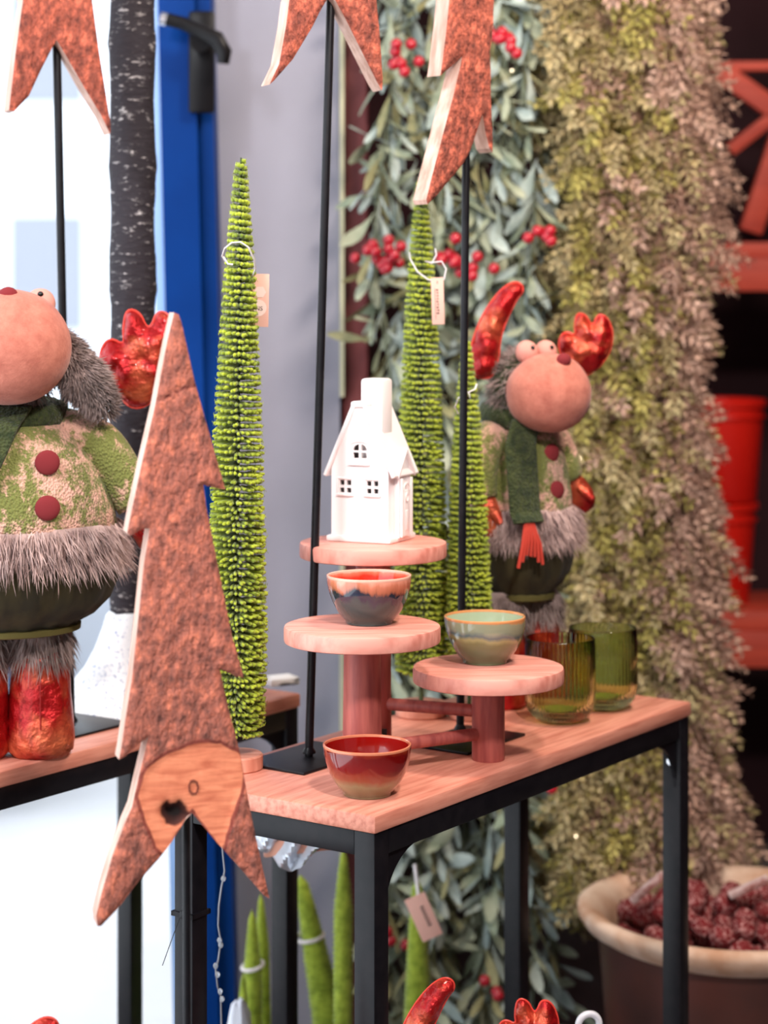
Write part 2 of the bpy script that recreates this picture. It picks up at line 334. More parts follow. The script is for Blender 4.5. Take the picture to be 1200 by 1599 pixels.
# ------------------------------------------------------------------ consoles
SLAB = .022; TUBE = .03
def console(label, P, L, D):
    t = thing('console_table', label, 'table', (P.x, P.y, 0), RZT, 'wood topped console tables')
    top = MB().bbox((L/2, D/2, TZ-SLAB/2), (L, D, SLAB), .0035).build('tabletop', mtop, t)
    zr = TZ-SLAB-TUBE/2; e = .003
    for (a, b_) in ((e, e), (L-e-TUBE, e), (e, D-e-TUBE), (L-e-TUBE, D-e-TUBE)):
        MB().bbox((a+TUBE/2, b_+TUBE/2, (TZ-SLAB)/2), (TUBE, TUBE, TZ-SLAB), .0015).build('leg', black, t)
    for y in (e+TUBE/2, D-e-TUBE/2): MB().bbox((L/2, y, zr), (L-2*e-2*TUBE, TUBE-.001, TUBE), .0015).build('rail', black, t)
    for x in (e+TUBE/2, L-e-TUBE/2): MB().bbox((x, D/2, zr), (TUBE-.001, D-2*e-2*TUBE, TUBE), .0015).build('rail', black, t)
    z0 = zr-TUBE/2
    for (xx, s) in ((e+TUBE, 1), (L-e-TUBE, -1)):      # curved corner brackets under the long rail
        poly = [(0, 0), (.08*s, 0)]+[(s*(.08*(1-math.sin(k*PI/2/8))), -.075*(1-math.cos(k*PI/2/8))) for k in range(1, 8)]+[(0, -.075)]
        if s < 0: poly = poly[::-1]
        for yy in (e+.006, D-e-.012):
            MB().prism([(xx+p[0], z0+p[1]) for p in poly], .006, mat=Matrix.Translation((0, yy, 0))).build('corner_bracket', black, t, False)
        if s < 0: MB().tube([(xx+.001, e+TUBE/2, z0-.035), (xx-.004, e+TUBE/2, z0-.035)], .006, 14).build('screw', mchrome, t)
    for x in (.2, .6):
        pass
    return t
P1 = ON(586, 1275)
T1 = console('front console with pink-brown wood top on black metal frame, holding the bowls and house', P1, .84, .32)
P2 = PX(0, 0, 1); P2 = Vector((-.155, 3.15, 0))+U*.018-V*.018
P2L = P2-U*.84; P2L.z = 0
T2 = console('rear console behind the bark tree, carrying the left moose and snowy trunk', P2L, .84, .36)
# ------------------------------------------------------------------ display stand with three discs
st0 = ON(762, 1186)
S = thing('tiered_stand', 'three-tier wooden stand of round plates on thick posts joined by rods', 'stand', st0)
def wp(px, Yy): return Vector(((px-CX)/F*Yy, Yy, TZ))
discs = [(763, 2.697, .125, .101, .022, .022), (566, 2.597, .196, .101, .0235, .026), (583, 2.766, .2835, .101, .0235, .0255)]
ctr = []
for (px, Yy, hh, rr, rp, rp2) in discs:
    c = wp(px, Yy)-st0; c.z = 0; ctr.append(c)
    rot = Matrix.Translation(c) @ Matrix.Rotation(R.uniform(-.5, .5), 4, 'Z')
    th = .0215
    MB().lathe([(0, 0), (rr-.003, 0), (rr-.0008, .001), (rr, .0035), (rr, th-.004), (rr-.001, th-.001), (rr-.004, th), (0, th)], 96, mat=Matrix.Translation((0, 0, 0))).build('disc', mdisc, S, loc=c+Vector((0, 0, hh-th)))
    MB().lathe([(rp2-.001, 0), (rp2, .002), (rp, hh-th)], 40, cap=True).build('post', mpost, S, loc=c)
def rod(a, za, b, zb, r):
    p, q = Vector((a.x, a.y, za)), Vector((b.x, b.y, zb)); d = (q-p)
    MB().tube([p+d.normalized()*.018, q-d.normalized()*.015], r, 16).build('rod', mpost, S)
rod(ctr[2], .062, ctr[0], .064, .0085)
rod(ctr[1], .036, ctr[0], .036, .0085)
rod(ctr[1], .03, ctr[2], .03, .0085)
tg = MB().box((0, 0, 0), (.014, .001, .02)).build('sticker', M('black_sticker', (.01, .01, .01), rough=.5), S, False, loc=ctr[2]+Vector((.012, -.0262, .022)), label='small black sticker with white monogram')
tm = text_mesh('Ds', .009); tm.materials.append(mwhite); o = inst(tm, 'monogram', tg, Matrix.Translation((0, -.0008, 0)) @ Matrix.Rotation(PI/2, 4, 'X'))
# ------------------------------------------------------------------ bowls
def bowl(pos, mo, mi_, mr, label, r=.0555, hgt=.062, rz=0):
    t = thing('ceramic_bowl', label, 'bowl', pos, rz, 'small glazed bowls')
    out = [(.0, .0015), (.026, .0015), (.0285, 0), (.0305, .0008), (.031, .004), (.036, .0085), (.0430, .0185), (.0487, .030), (.0526, .042), (.0546, .053), (.0548, .0595)]
    k = r/.0555; kz = hgt/.062
    wob = lambda a, z: 1+.008*math.sin(3*a+z*80)+.004*math.sin(5*a)
    MB().lathe([(a*k, z*kz) for a, z in out], 72, fn=wob).build('outer_wall', mo, t)
    rim = [(.0548, .0595), (.0553, .061), (.0548, .0625), (.0535, .063), (.0522, .0622), (.0518, .060)]
    MB().lathe([(a*k, z*kz) for a, z in rim], 72, fn=wob).build('rim', mr, t)
    inn = [(.0518, .060), (.0512, .054), (.0492, .042), (.0448, .030), (.0375, .018), (.026, .0095), (.012, .0065), (0, .006)]
    o = MB().lathe([(a*k, z*kz) for a, z in inn], 72, fn=wob); o.f = [f[::-1] for f in o.f]
    o.f = [f for f in o.f if len(f) < 50]; o.m = [0]*len(o.f); o.build('interior', mi_, t)
    return t
g1 = glaze('red_brown_glaze', [(0, srgb(120, 108, 78)), (.28, srgb(148, 132, 94)), (.42, srgb(150, 70, 44)), (.62, srgb(132, 14, 10)), (.9, srgb(112, 10, 8)), (1, srgb(150, 50, 24))], .062)
bowl(ON(574, 1240), g1, glaze('red_inside', [(0, srgb(120, 60, 46)), (.5, srgb(130, 24, 18)), (1, srgb(150, 14, 10))], .062), M('tan_rim_glaze', srgb(214, 130, 96), rough=.2, coat=.5), 'dark red glazed bowl fading to olive, standing on the tabletop')
g2 = glaze('slate_blue_glaze', [(0, srgb(44, 68, 68)), (.48, srgb(42, 66, 68)), (.60, srgb(34, 40, 62)), (.70, srgb(40, 44, 56)), (.78, srgb(176, 106, 78)), (.9, srgb(206, 124, 96)), (1, srgb(236, 160, 134))], .062, .05, nsc=42)
z2 = TZ+.196; p = ON(577, 973, z2)
bowl(p, g2, glaze('orange_red_inside', [(0, srgb(220, 40, 16)), (.86, srgb(232, 44, 20)), (.95, srgb(232, 120, 90)), (1, srgb(236, 190, 170))], .062, .01), M('salmon_rim_glaze', srgb(236, 178, 156), rough=.2, coat=.5), 'slate blue bowl with orange-red inside, standing on the middle disc')
z3 = TZ+.125; p = ON(758, 1034, z3)
g3 = glaze('sage_glaze', [(0, srgb(82, 104, 72)), (.3, srgb(92, 106, 76)), (.5, srgb(108, 114, 74)), (.58, srgb(150, 150, 100)), (.66, srgb(86, 106, 108)), (.76, srgb(142, 150, 124)), (.95, srgb(150, 150, 120)), (1, srgb(200, 140, 84))], .062, .02, nsc=30)
bowl(p, g3, glaze('pale_sage_inside', [(0, srgb(130, 150, 120)), (1, srgb(176, 190, 160))], .062), M('amber_rim_glaze', srgb(214, 146, 92), rough=.2, coat=.5), 'sage green bowl with amber rim, standing on the lowest disc')
# ------------------------------------------------------------------ porcelain house
z4 = TZ+.2835; pc = Vector(((580-CX)/F*2.775, 2.787, z4))
H = thing('porcelain_house', 'glossy white porcelain tealight house with chimney on the top disc', 'house ornament', pc, math.radians(-25))
H.scale.z = .982; Wd, Dp = .086, .074; x0 = -Wd/2; yf = -Dp/2
def rounded(poly, r=.002): return poly
zc = .102; zp = .182
# walls: the front and back gables are cut around their window openings
def wall_with_holes(name, poly, holes, t, mat):
    bm = bmesh.new(); vs = [bm.verts.new((x, 0, z)) for x, z in poly]; ed = [bm.edges.new((vs[i], vs[(i+1) % len(vs)])) for i in range(len(vs))]
    for hl in holes:
        hv = [bm.verts.new((x, 0, z)) for x, z in hl]; ed += [bm.edges.new((hv[i], hv[(i+1) % len(hv)])) for i in range(len(hv))]
    bmesh.ops.triangle_fill(bm, edges=ed, use_beauty=True, use_dissolve=False)
    geo = bmesh.ops.extrude_face_region(bm, geom=list(bm.faces))
    for v in geo['geom']:
        if isinstance(v, bmesh.types.BMVert): v.co.y += t
    bmesh.ops.recalc_face_normals(bm, faces=bm.faces); bm.transform(mat); bm.verts.ensure_lookup_table()
    m = MB(); m.add([v.co.copy() for v in bm.verts], [[v.index for v in f.verts] for f in bm.faces]); bm.free(); return m
def rect(cx, cz, w, h_): return [(cx-w/2, cz-h_/2), (cx+w/2, cz-h_/2), (cx+w/2, cz+h_/2), (cx-w/2, cz+h_/2)]
def quad(cx, cz, w, g): return [rect(cx+i*g, cz+j*g, w, w) for i in (-1, 1) for j in (-1, 1)]
gable = [(x0, .006), (-x0, .006), (-x0, zc), (.012, zp), (-.012, zp), (x0, zc)]
holes = quad(-.0215, .077, .0068, .0052)+quad(.0195, .077, .0068, .0052)+[rect(-.0055, .121, .0085, .008), rect(.0065, .121, .0085, .008)]
def arc(cx, cz, r, s): return [(cx, cz), (cx+s*r, cz)]+[(cx+s*r*math.cos(k*PI/2/5), cz+r*math.sin(k*PI/2/5)) for k in range(1, 6)]
holes += [arc(-.0013, .1275, .0088, -1), arc(.0022, .1275, .0088, 1)]
star = [(.018+.0035*(1 if k % 2 == 0 else .4)*math.sin(k*PI/5), .165+.0035*(1 if k % 2 == 0 else .4)*math.cos(k*PI/5)) for k in range(10)]
wall_with_holes('front', gable, holes, .004, Matrix.Translation((0, yf, 0))).build('front_wall', mwhite, H, angle=30)
wall_with_holes('back', gable, [], .004, Matrix.Translation((0, -yf-.004, 0))).build('back_wall', mwhite, H, angle=30)
for s in (-1, 1): MB().box((s*(-x0-.002), 0, (zc+.006)/2), (.004, Dp-.008, zc-.006)).build('side_wall', mwhite, H)
MB().bbox((0, 0, .0045), (Wd+.012, Dp+.012, .009), .003).build('base', mwhite, H)
for (cx, cz, w_, h_) in ((-.0215, .077, .023, .023), (.0195, .077, .023, .023), (0, .1235, .029, .030)):  # raised window surrounds
    f = MB()
    tk = .0028
    zz = cz
    f.bbox((cx, yf-.001, zz-h_/2), (w_+.003, .005, tk), .0008); f.bbox((cx-w_/2, yf-.0005, zz), (tk, .003, h_), .0008); f.bbox((cx+w_/2, yf-.0005, zz), (tk, .003, h_), .0008)
    if h_ < .025: f.bbox((cx, yf-.0005, zz+h_/2), (w_+.002, .003, tk), .0008)
    else: f.tube([(cx+w_/2*math.cos(a), yf-.0005, zz+h_/2-.004+.006*math.sin(a)) for a in [PI*k/10 for k in range(11)]], .0014, 6)
    f.build('window_surround', mwhite, H)
# roof: one thick slab each side with overhang
ov = .004; th = .0055
for s in (-1, 1):
    a = Vector((s*(-x0+.007), zc-.012)); b_ = Vector((s*.006, zp+.008)); d = (b_-a).normalized(); nrm = Vector((-d.y, d.x))*(-s)
    if nrm.y < 0: nrm = -nrm
    poly = [tuple(a-nrm*.001), tuple(b_-nrm*.001), tuple(b_+nrm*th), tuple(a+nrm*th)]
    m = MB().prism(poly if s > 0 else poly[::-1], Dp+2*ov, mat=Matrix.Translation((0, yf-ov, 0)))
    o = m.build('roof_slab', mwhite, H); bv = o.modifiers.new('round', 'BEVEL'); bv.width = .002; bv.segments = 2
MB().bbox((0, 0, zp+.0095), (.026, Dp+2*ov, .009), .0035).build('ridge', mwhite, H)
MB().bbox((0, 0, zp-.002), (.026, Dp+.002, .018), .004).build('ridge_core', mwhite, H)
MB().bbox((.012, -.008, .170), (.034, .036, .115), .005).build('chimney', mwhite, H)
# side porch gable with door
pr = [( -.018, .03), (.018, .03), (.018, .098), (0, .122), (-.018, .098)]
side = Matrix.Translation((-x0-.002, 0, 0)) @ Matrix.Rotation(PI/2, 4, 'Z')
MB().prism([(a, z-.024) if z < .05 else (a, z) for a, z in pr], -.010, mat=side).build('porch', mwhite, H)
for s in (-1, 1):
    pl = [(0, .124), (s*.027, .090), (s*.027, .0955), (0, .1305)]
    MB().prism(pl if s < 0 else pl[::-1], -.030, mat=side @ Matrix.Translation((0, .016, 0))).build('porch_roof', mwhite, H)
dm = side @ Matrix.Translation((0, -.0115, 0))
d_ = MB(); d_.bbox((0, 0, .040), (.016, .003, .064), .001, mat=dm); d_.bbox((0, -.001, .030), (.009, .003, .028), .001, mat=dm)
d_.tube([(.0095*math.cos(a), -.001, .072+.0095*math.sin(a)) for a in [PI*k/12 for k in range(13)]], .0013, 6, mat=dm)
d_.tube([(.004*math.cos(a), -.002, .062+.006*math.sin(a)) for a in [2*PI*k/14 for k in range(15)]], .0009, 6, mat=dm)
d_.build('door', mwhite, H)
for s in (-1, 1): MB().bbox((s*.0155, -.001, .048), (.004, .004, .082), .001, mat=dm).build('door_pillar', mwhite, H)
# ------------------------------------------------------------------ ribbed glasses
gl = thing('ribbed_tumbler', 'green ribbed glass tumbler, the nearer of the two at table edge', 'glass', ON(875, 1126), 0, 'green ribbed tumblers')
prof = [(.0, 0), (.022, 0), (.030, .002), (.040, .0075), (.0465, .017), (.0500, .032), (.0510, .05), (.0510, .121), (.0506, .1222), (.0496, .1222), (.0490, .121), (.0490, .05), (.0478, .032), (.043, .021), (.032, .0145), (.0, .0125)]
def rib(a, z): return 1+(.028*abs(math.cos(26*a)) if .008 < z < .118 else .006)
m = MB(); n = 416
outp = prof[:8]; m.lathe(outp, n, fn=rib); i_ = prof[7:]
m2 = MB().lathe(i_, n, fn=lambda a, z: 1.0)
# stitch: outer lathe (no caps) + inner lathe
bm = bmesh.new()
for mm in (m, m2):
    vv = [bm.verts.new(p) for p in mm.v]
    for f in mm.f:
        if len(f) < 50:
            try: bm.faces.new([vv[i] for i in f])
            except ValueError: pass
for v in bm.verts:                                     # weld the seam ring
    if abs(v.co.z-.121) < 1e-6 and v.co.xy.length > .05: v.co.xy = v.co.xy.normalized()*.0513
bmesh.ops.remove_doubles(bm, verts=bm.verts, dist=1e-5); bmesh.ops.dissolve_degenerate(bm, edges=bm.edges, dist=1e-6); bmesh.ops.recalc_face_normals(bm, faces=bm.faces)
bm.verts.ensure_lookup_table(); bm.verts.index_update(); mm = MB(); mm.add([v.co.copy() for v in bm.verts], [[v.index for v in f.verts] for f in bm.faces]); bm.free()
mm.build('glass_body', mglassg, gl, angle=180)
MB().lathe([(.0, .0128), (.03, .0148), (.0300, .0152), (0, .0132)], 40).build('base_tint', M('olive_glass_base', srgb(190, 205, 90), rough=.1, trans=.8), gl)
g2_ = copy_tree(gl); g2_.location = ON(942, 1106); g2_.rotation_euler.z = .3; g2_['label'] = 'green ribbed glass tumbler standing behind the other one, at right'
# ------------------------------------------------------------------ bristle trees
def bristle_tree_meshes(hh, Rb, rings, seed, fluff=1.0, dens=1.0):
    rr = np.random.default_rng(seed); V_ = []; F_ = []; nv = 0
    def rad(t): return Rb*np.interp(t, [0, .02, .1, .22, .5, .83, .96, 1], [.13, .22, .36, .55, .82, 1.03, 1.0, .93])
    k = 5
    for i in range(rings):
        t = (i+.5)/rings; nb = int((10+34*t**.7)*dens)
        for j in range(nb):
            a = 2*PI*(j+rr.uniform(-.3, .3))/nb; tt = t+(a/(2*PI))/rings; L = rad(tt)*rr.uniform(.94, 1.05)
            z = hh*(1-tt)+rr.normal(0, .0004); d = np.array([math.cos(a), math.sin(a), rr.normal(0, .04)-.05*t]); d /= np.linalg.norm(d)
            s1 = np.array([-math.sin(a), math.cos(a), 0]); s2 = np.cross(d, s1); r0 = (.0030 if t < .35 else .0027)*fluff
            base = np.array([0, 0, z]); rows = []
            for q, (lt, rq) in enumerate(((.12, .7), (.4, 1.0), (.7, 1.0), (.93, .95), (1.0, .45))):
                for m_ in range(k):
                    an = 2*PI*(m_+.5*(q % 2))/k; rj = r0*rq*rr.uniform(.75, 1.25); rows.append(base+d*L*lt+(s1*math.cos(an)+s2*math.sin(an))*rj)
            V_.extend(rows)
            for q in range(4):
                for m_ in range(k):
                    F_.append((nv+q*k+m_, nv+q*k+(m_+1) % k, nv+(q+1)*k+(m_+1) % k, nv+(q+1)*k+m_))
            F_.append(tuple(nv+4*k+m_ for m_ in range(k))); nv += 5*k
            for q in range(9):                        # fine fuzz
                lt = rr.uniform(.4, 1.03); an = rr.uniform(0, 2*PI); o_ = s1*math.cos(an)+s2*math.sin(an)
                p0 = base+d*L*lt; w = d*.0005; tip = p0+o_*r0*rr.uniform(1.5, 2.3)+d*rr.uniform(-.001, .002)
                V_.extend([p0+w+o_*r0*.6, p0-w+o_*r0*.6, tip]); F_.append((nv, nv+1, nv+2)); nv += 3
    m = MB(); m.v = [tuple(map(float, p)) for p in V_]; m.f = F_; m.m = [0]*len(F_); return m
def bristle_tree(label, pos, hh, Rb, rings, seed, stem, disc_r, lean=(0, 0), group='lime bristle trees', src=None):
    t = thing('bristle_tree', label, 'tree ornament', pos, 0, group)
    MB().lathe([(0, 0), (disc_r-.002, 0), (disc_r, .002), (disc_r, .018), (disc_r-.002, .02), (0, .02)], 48).build('wooden_base', mpale, t)
    MB().tube([(0, 0, .018), (lean[0]*.5, lean[1]*.5, .02+stem+hh*.5), (lean[0], lean[1], .02+stem+hh)], [.003, .0025, .0012], 8).build('stem', mstem, t)
    bm_ = bristle_tree_meshes(hh, Rb, rings, seed) if src is None else None
    if bm_:
        o = bm_.build('bristles', mbristle, t, angle=180, kind='stuff')
    else:
        o = bpy.data.objects.new('bristles', src); COL.objects.link(o); o.parent = t; o['kind'] = 'stuff'
    sh = Matrix.Identity(4); sh[0][2] = lean[0]/hh; sh[1][2] = lean[1]/hh; sh[2][3] = .02+stem
    return t, o, sh
def shear(o, sh): o.data = o.data.copy() if o.data.users > 1 else o.data; o.data.transform(sh)
p = ON(367, 1200); p.z = TZ
t1, o1, sh = bristle_tree('tall lime green bristle tree beside the bark-faced tree, tagged at right', p, .748, .0405, 82, 1, .033, .037, lean=(.008, 0)); shear(o1, sh)
p = Vector(((658-CX)/F*2.985, 2.985, TZ))
t2, o2, sh = bristle_tree('tall lime green bristle tree directly behind the white house', p, .725, .040, 80, 2, .05, .038); shear(o2, sh)
p = Vector(((734-CX)/F*2.95, 2.965, TZ))
t3, o3, sh = bristle_tree('shorter lime green bristle tree behind the right pole', p, .485, .0345, 56, 3, .05, .03, lean=(-.004, 0)); shear(o3, sh)
def paper_tag(parent, c, w, h_, rot, loop, text=None, extra=None):
    """c local centre of tag; loop: list of points"""
    tg = MB().bbox((0, 0, 0), (w, .0008, h_), .0003).build('price_tag', mtag, parent)
    tg.matrix_local = Matrix.Translation(c) @ Matrix.Rotation(rot, 4, 'Y')
    MB().tube(loop, .0011, 8).build('string', mstring, parent)
    return tg
def L_(t, px, py, Yy): return PX(px, py, Yy)-t.location
# tag 1
Yt = 2.60
lp = [L_(t1, *q) for q in ((352, 408, 2.61), (347, 400, 2.60), (351, 388, 2.585), (362, 379, 2.58), (376, 378, 2.58), (388, 386, 2.585), (397, 405, 2.60), (399, 420, 2.62), (394, 433, 2.64))]
tg = paper_tag(t1, L_(t1, 405, 469, 2.665), .0255, .070, .02, lp)
MB().lathe([(0, 0), (.011, 0), (.011, .0003), (0, .0003)], 32, mat=Matrix.Rotation(PI/2, 4, 'X')).build('print', mtagw, tg, loc=(-.001, -.0006, -.010))
MB().lathe([(0, 0), (.008, 0), (.008, .0003), (0, .0003)], 6, mat=Matrix.Rotation(PI/2, 4, 'X')).build('print', mtagw, tg, loc=(.001, -.0006, .011))
tm = text_mesh('NS', .008); tm.materials.append(mink); inst(tm, 'lettering', tg, Matrix.Translation((.0, -.0012, -.011)) @ Matrix.Rotation(PI/2, 4, 'X'))
MB().tube([L_(t1, 352, 408, 2.61), L_(t1, 349, 401, 2.60), L_(t1, 356, 412, 2.6), L_(t1, 364, 413, 2.6)], .0011, 6).build('string', mstring, t1)
# tag 2
lp = [L_(t2, *q) for q in ((680, 388, 2.93), (682, 398, 2.93), (674, 412, 2.93), (664, 408, 2.93), (676, 410, 2.93), (690, 408, 2.93), (697, 420, 2.93), (694, 436, 2.93), (686, 441, 2.93), (668, 436, 2.93), (652, 424, 2.93), (641, 404, 2.94), (640, 394, 2.95))]
tg = paper_tag(t2, L_(t2, 684, 470, 2.925), .0182, .068, -.03, lp)
k = MB()
for i in range(9): k.box((R.uniform(-.0005, .0005), -.0006, .016-i*.0042), (.0028+R.uniform(-.001, .001), .0003, .0022))
k.box((0, -.0006, .027), (.001, .0003, .004)); k.box((-.0035, -.0006, -.004), (.0005, .0003, .045)); k.build('print', mink, tg, False)
# tag loops of tree 3
MB().tube([L_(t3, *q) for q in ((745, 600, 2.92), (742, 608, 2.91), (733, 612, 2.9), (735, 622, 2.9), (731, 612, 2.9), (716, 622, 2.9), (711, 636, 2.91), (716, 646, 2.92))], .0011, 8).build('string', mstring, t3)
# ------------------------------------------------------------------ bark faced tree cut-outs
def seg_d(p, poly):
    ins = False; best = 1e9; n = len(poly); x, y = p
    for i in range(n):
        x1, y1 = poly[i]; x2, y2 = poly[(i+1) % n]
        if (y1 > y) != (y2 > y) and x < (x2-x1)*(y-y1)/(y2-y1)+x1: ins = not ins
        dx, dy = x2-x1, y2-y1; t = max(0, min(1, ((x-x1)*dx+(y-y1)*dy)/(dx*dx+dy*dy+1e-12))); best = min(best, math.hypot(x-x1-t*dx, y-y1-t*dy))
    return best if ins else -best
def cutout(label, poly_px, P0, yaw, thick, barkm, pole, plate, peel=None, knot=None, grid=6, rough=.0035, group='bark faced tree cut-outs', crack=None, ring=None):
    """poly_px: outline seen in the photograph, cast onto the tree's own upright plane through P0"""
    e = Vector((math.cos(yaw), math.sin(yaw), 0)); n = Vector((math.sin(yaw), -math.cos(yaw), 0)); P0 = Vector(P0)
    def cast(px, py):
        d = Vector(((px-CX)/F, 1, -(py-CY)/F)); o = Vector((0, 0, CAMZ)); t = (P0-o).dot(n)/d.dot(n); q = o+d*t-P0; return (q.dot(e), q.z)
    pts = [cast(*q) for q in poly_px]
    t = thing('bark_faced_tree', label, 'tree ornament', (P0.x, P0.y, P0.z), yaw, group)
    # body (sawn sides and back)
    body = MB().prism(pts, thick); body.f = body.f[1:]; body.m = body.m[1:]
    body.build('wooden_body', msap, t, angle=30)
    # bark face: gridded polygon pushed about by noise
    bm = bmesh.new(); vs = [bm.verts.new((x, 0, z)) for x, z in pts]; bm.faces.new(vs)
    xs = [p[0] for p in pts]; zs = [p[1] for p in pts]; g = grid/1000
    x = min(xs)+g
    while x < max(xs):
        bmesh.ops.bisect_plane(bm, geom=list(bm.verts)+list(bm.edges)+list(bm.faces), plane_co=(x, 0, 0), plane_no=(1, 0, 0)); x += g
    z = min(zs)+g
    while z < max(zs):
        bmesh.ops.bisect_plane(bm, geom=list(bm.verts)+list(bm.edges)+list(bm.faces), plane_co=(0, 0, z), plane_no=(0, 0, 1)); z += g
    bmesh.ops.triangulate(bm, faces=[f for f in bm.faces if len(f.verts) > 4])
    pl = [cast(*q) for q in peel] if peel else None; kn = [cast(*q) for q in knot] if knot else None; ck = [cast(*q) for q in crack] if crack else None
    cols = []
    edge0 = pts
    for v in bm.verts:
        p = (v.co.x, v.co.z)
        sd = seg_d(p, pts); q = Vector((p[0]*60, 0, p[1]*26)); nz = noise.noise(q)+.6*noise.noise(q*2.3)+.35*noise.noise(q*5)
        pe = seg_d(p, pl) if pl else -1; pe += .0018*noise.noise(Vector((p[0]*90, 3, p[1]*90))); ke = seg_d(p, kn) if kn else -1; ke += .002*noise.noise(Vector((p[0]*160, 7, p[1]*160)))
        f = min(1, max(0, sd/.004)); out = .0035*f+rough*nz*f
        if pl: w = min(1, max(0, .5-pe/.004)); out = out*w+(1-w)*(.0005+.0004*nz)
        if kn and ke > -.002: out -= min(.011, (ke+.002)*1.6)
        cd = 9
        if ck:
            for (a, b2) in zip(ck[:-1:], ck[1:]):
                dx, dz = b2[0]-a[0], b2[1]-a[1]; tt = max(0, min(1, ((p[0]-a[0])*dx+(p[1]-a[1])*dz)/(dx*dx+dz*dz))); cd = min(cd, math.hypot(p[0]-a[0]-tt*dx, p[1]-a[1]-tt*dz))
            if cd < .003: out -= .002
        v.co.y = -max(out, -thick*.6)
        cl = lambda s_: max(0, min(1, .5+s_/.03))
        cols.append((cl(pe), cl(ke), max(0, 1-cd/.004), 1))
    bm.verts.index_update(); m = MB(); m.add([v.co.copy() for v in bm.verts], [[v.index for v in f.verts] for f in bm.faces]); bm.free()
    o = m.build('bark_face', barkm, t, angle=180)
    ca = o.data.color_attributes.new('peel', 'FLOAT_COLOR', 'POINT'); ca.data.foreach_set('color', np.array(cols, dtype=np.float32).ravel())
    if ring:
        rp_ = [cast(*q) for q in ring]; MB().tube([(x, -.0016, z) for x, z in rp_+rp_[:1]], .0011, 6, flat=.8).build('small_knot', M('knot_brown', srgb(120, 58, 44), rough=.8), t)
    # pole and plate
    if pole:
        a, b2, r = pole; inv = Matrix.Translation(P0) @ Matrix.Rotation(yaw, 4, 'Z'); inv = inv.inverted()
        MB().tube([inv @ Vector(a), inv @ ((Vector(a)+Vector(b2))/2), inv @ Vector(b2)], r, 16).build('pole', black, t)
        if plate:
            w, d, h_, rz_, off = plate
            mt = inv @ Matrix.Translation(Vector(b2)+Vector(off)) @ Matrix.Rotation(rz_, 4, 'Z')
            MB().bbox((0, 0, h_/2), (w, d, h_), .001, mat=mt).build('base_plate', black, t)
            MB().lathe([(r*1.6, h_), (r*1.6, h_+.002), (r, h_+.008)], 16, mat=inv @ Matrix.Translation(Vector(b2))).build('weld_collar', black, t)
    return t
# foreground
fg = [(272, 488), (279, 491), (284, 505), (303, 590), (318, 645), (340, 722), (352, 764), (340, 763), (318, 757), (322, 790), (345, 905), (362, 990), (381, 1058), (368, 1056), (344, 1045), (352, 1085), (376, 1180), (383, 1222), (396, 1290), (408, 1345), (421, 1403), (412, 1398), (372, 1352), (334, 1310), (300, 1269), (289, 1281), (268, 1315), (248, 1341), (215, 1378), (185, 1418), (158, 1446), (152, 1446), (150, 1430), (160, 1390), (176, 1335), (195, 1285), (206, 1260), (216, 1215), (232, 1150), (216, 1163), (196, 1181), (186, 1186), (189, 1170), (198, 1110), (206, 1060), (214, 985), (225, 880), (234, 825), (222, 826), (203, 837), (199, 832), (206, 795), (224, 712), (243, 630), (252, 580), (262, 530)]
P0 = PX(285, 1000, 2.17); 
peel = [(216, 1245), (222, 1215), (232, 1196), (262, 1176), (308, 1159), (345, 1160), (375, 1178), (381, 1212), (375, 1240), (364, 1270), (354, 1300), (349, 1330), (300, 1262), (256, 1334), (243, 1322), (238, 1305), (224, 1273)]
knot = [(252, 1258), (258, 1250), (266, 1256), (274, 1254), (282, 1250), (290, 1262), (297, 1272), (288, 1280), (276, 1290), (262, 1286), (253, 1272)]
cutout('large reddish bark tree in front with peeled patch and knot hole', fg, P0, math.radians(17), .027, mbark, (Vector(((290-CX)/F*2.20, 2.205, CAMZ-(1240-CY)/F*2.2)), Vector(((294-CX)/F*2.20, 2.205, .006)), .0045), (.2, .12, .006, 0, (0, 0, -.006)), peel, knot, grid=4.5, rough=.0011, crack=[(250, 624), (275, 612), (290, 604), (310, 601)], ring=[(302, 1218), (307, 1221), (309, 1229), (307, 1237), (301, 1239), (296, 1235), (295, 1226), (297, 1220)])
# generic upper part shared by the cut-outs that rise out of the frame
def up_from(left, right, y, h_):
    """right side going up, tip, left side coming down (pixels)"""
    w = right-left; c = (left+right)/2
    return [(right, y), (c+w*.72, y-.16*h_), (c+w*.52, y-.17*h_), (c+w*.42, y-.45*h_), (c+w*.62, y-.55*h_), (c+w*.36, y-.54*h_), (c+w*.03, y-h_), (c-w*.03, y-h_), (c-w*.36, y-.56*h_), (c-w*.60, y-.55*h_), (c-w*.42, y-.44*h_), (c-w*.52, y-.2*h_), (c-w*.70, y-.18*h_), (left, y)]
t_l = [(88, 62), (105, 90), (130, 134), (158, 180), (172, 209), (173, 195), (166, 150), (155, 82)]+up_from(36, 144, 0, 560)+[(24, 85), (14, 172), (22, 174), (45, 150), (66, 105)]
cutout('bark-faced tree on a pole at the top left against the window', t_l[::-1], PX(90, 60, 2.90), math.radians(24), .032, mbark2, (PX(88, 40, 2.925), ON(111, 1130), .0062), (.2, .15, .004, RZT, (0, 0, 0)), grid=6, rough=.0016)
t_m = [(517, -12), (540, 30), (565, 80), (590, 130), (597, 141), (598, 124), (594, 60), (588, 0)]+up_from(468, 582, -40, 560)+[(452, 0), (447, 40), (436, 100), (421, 132), (428, 126), (444, 108), (458, 92), (488, 42), (500, 18)]
pl2 = Vector((-.1006, 2.70, TZ+.004))
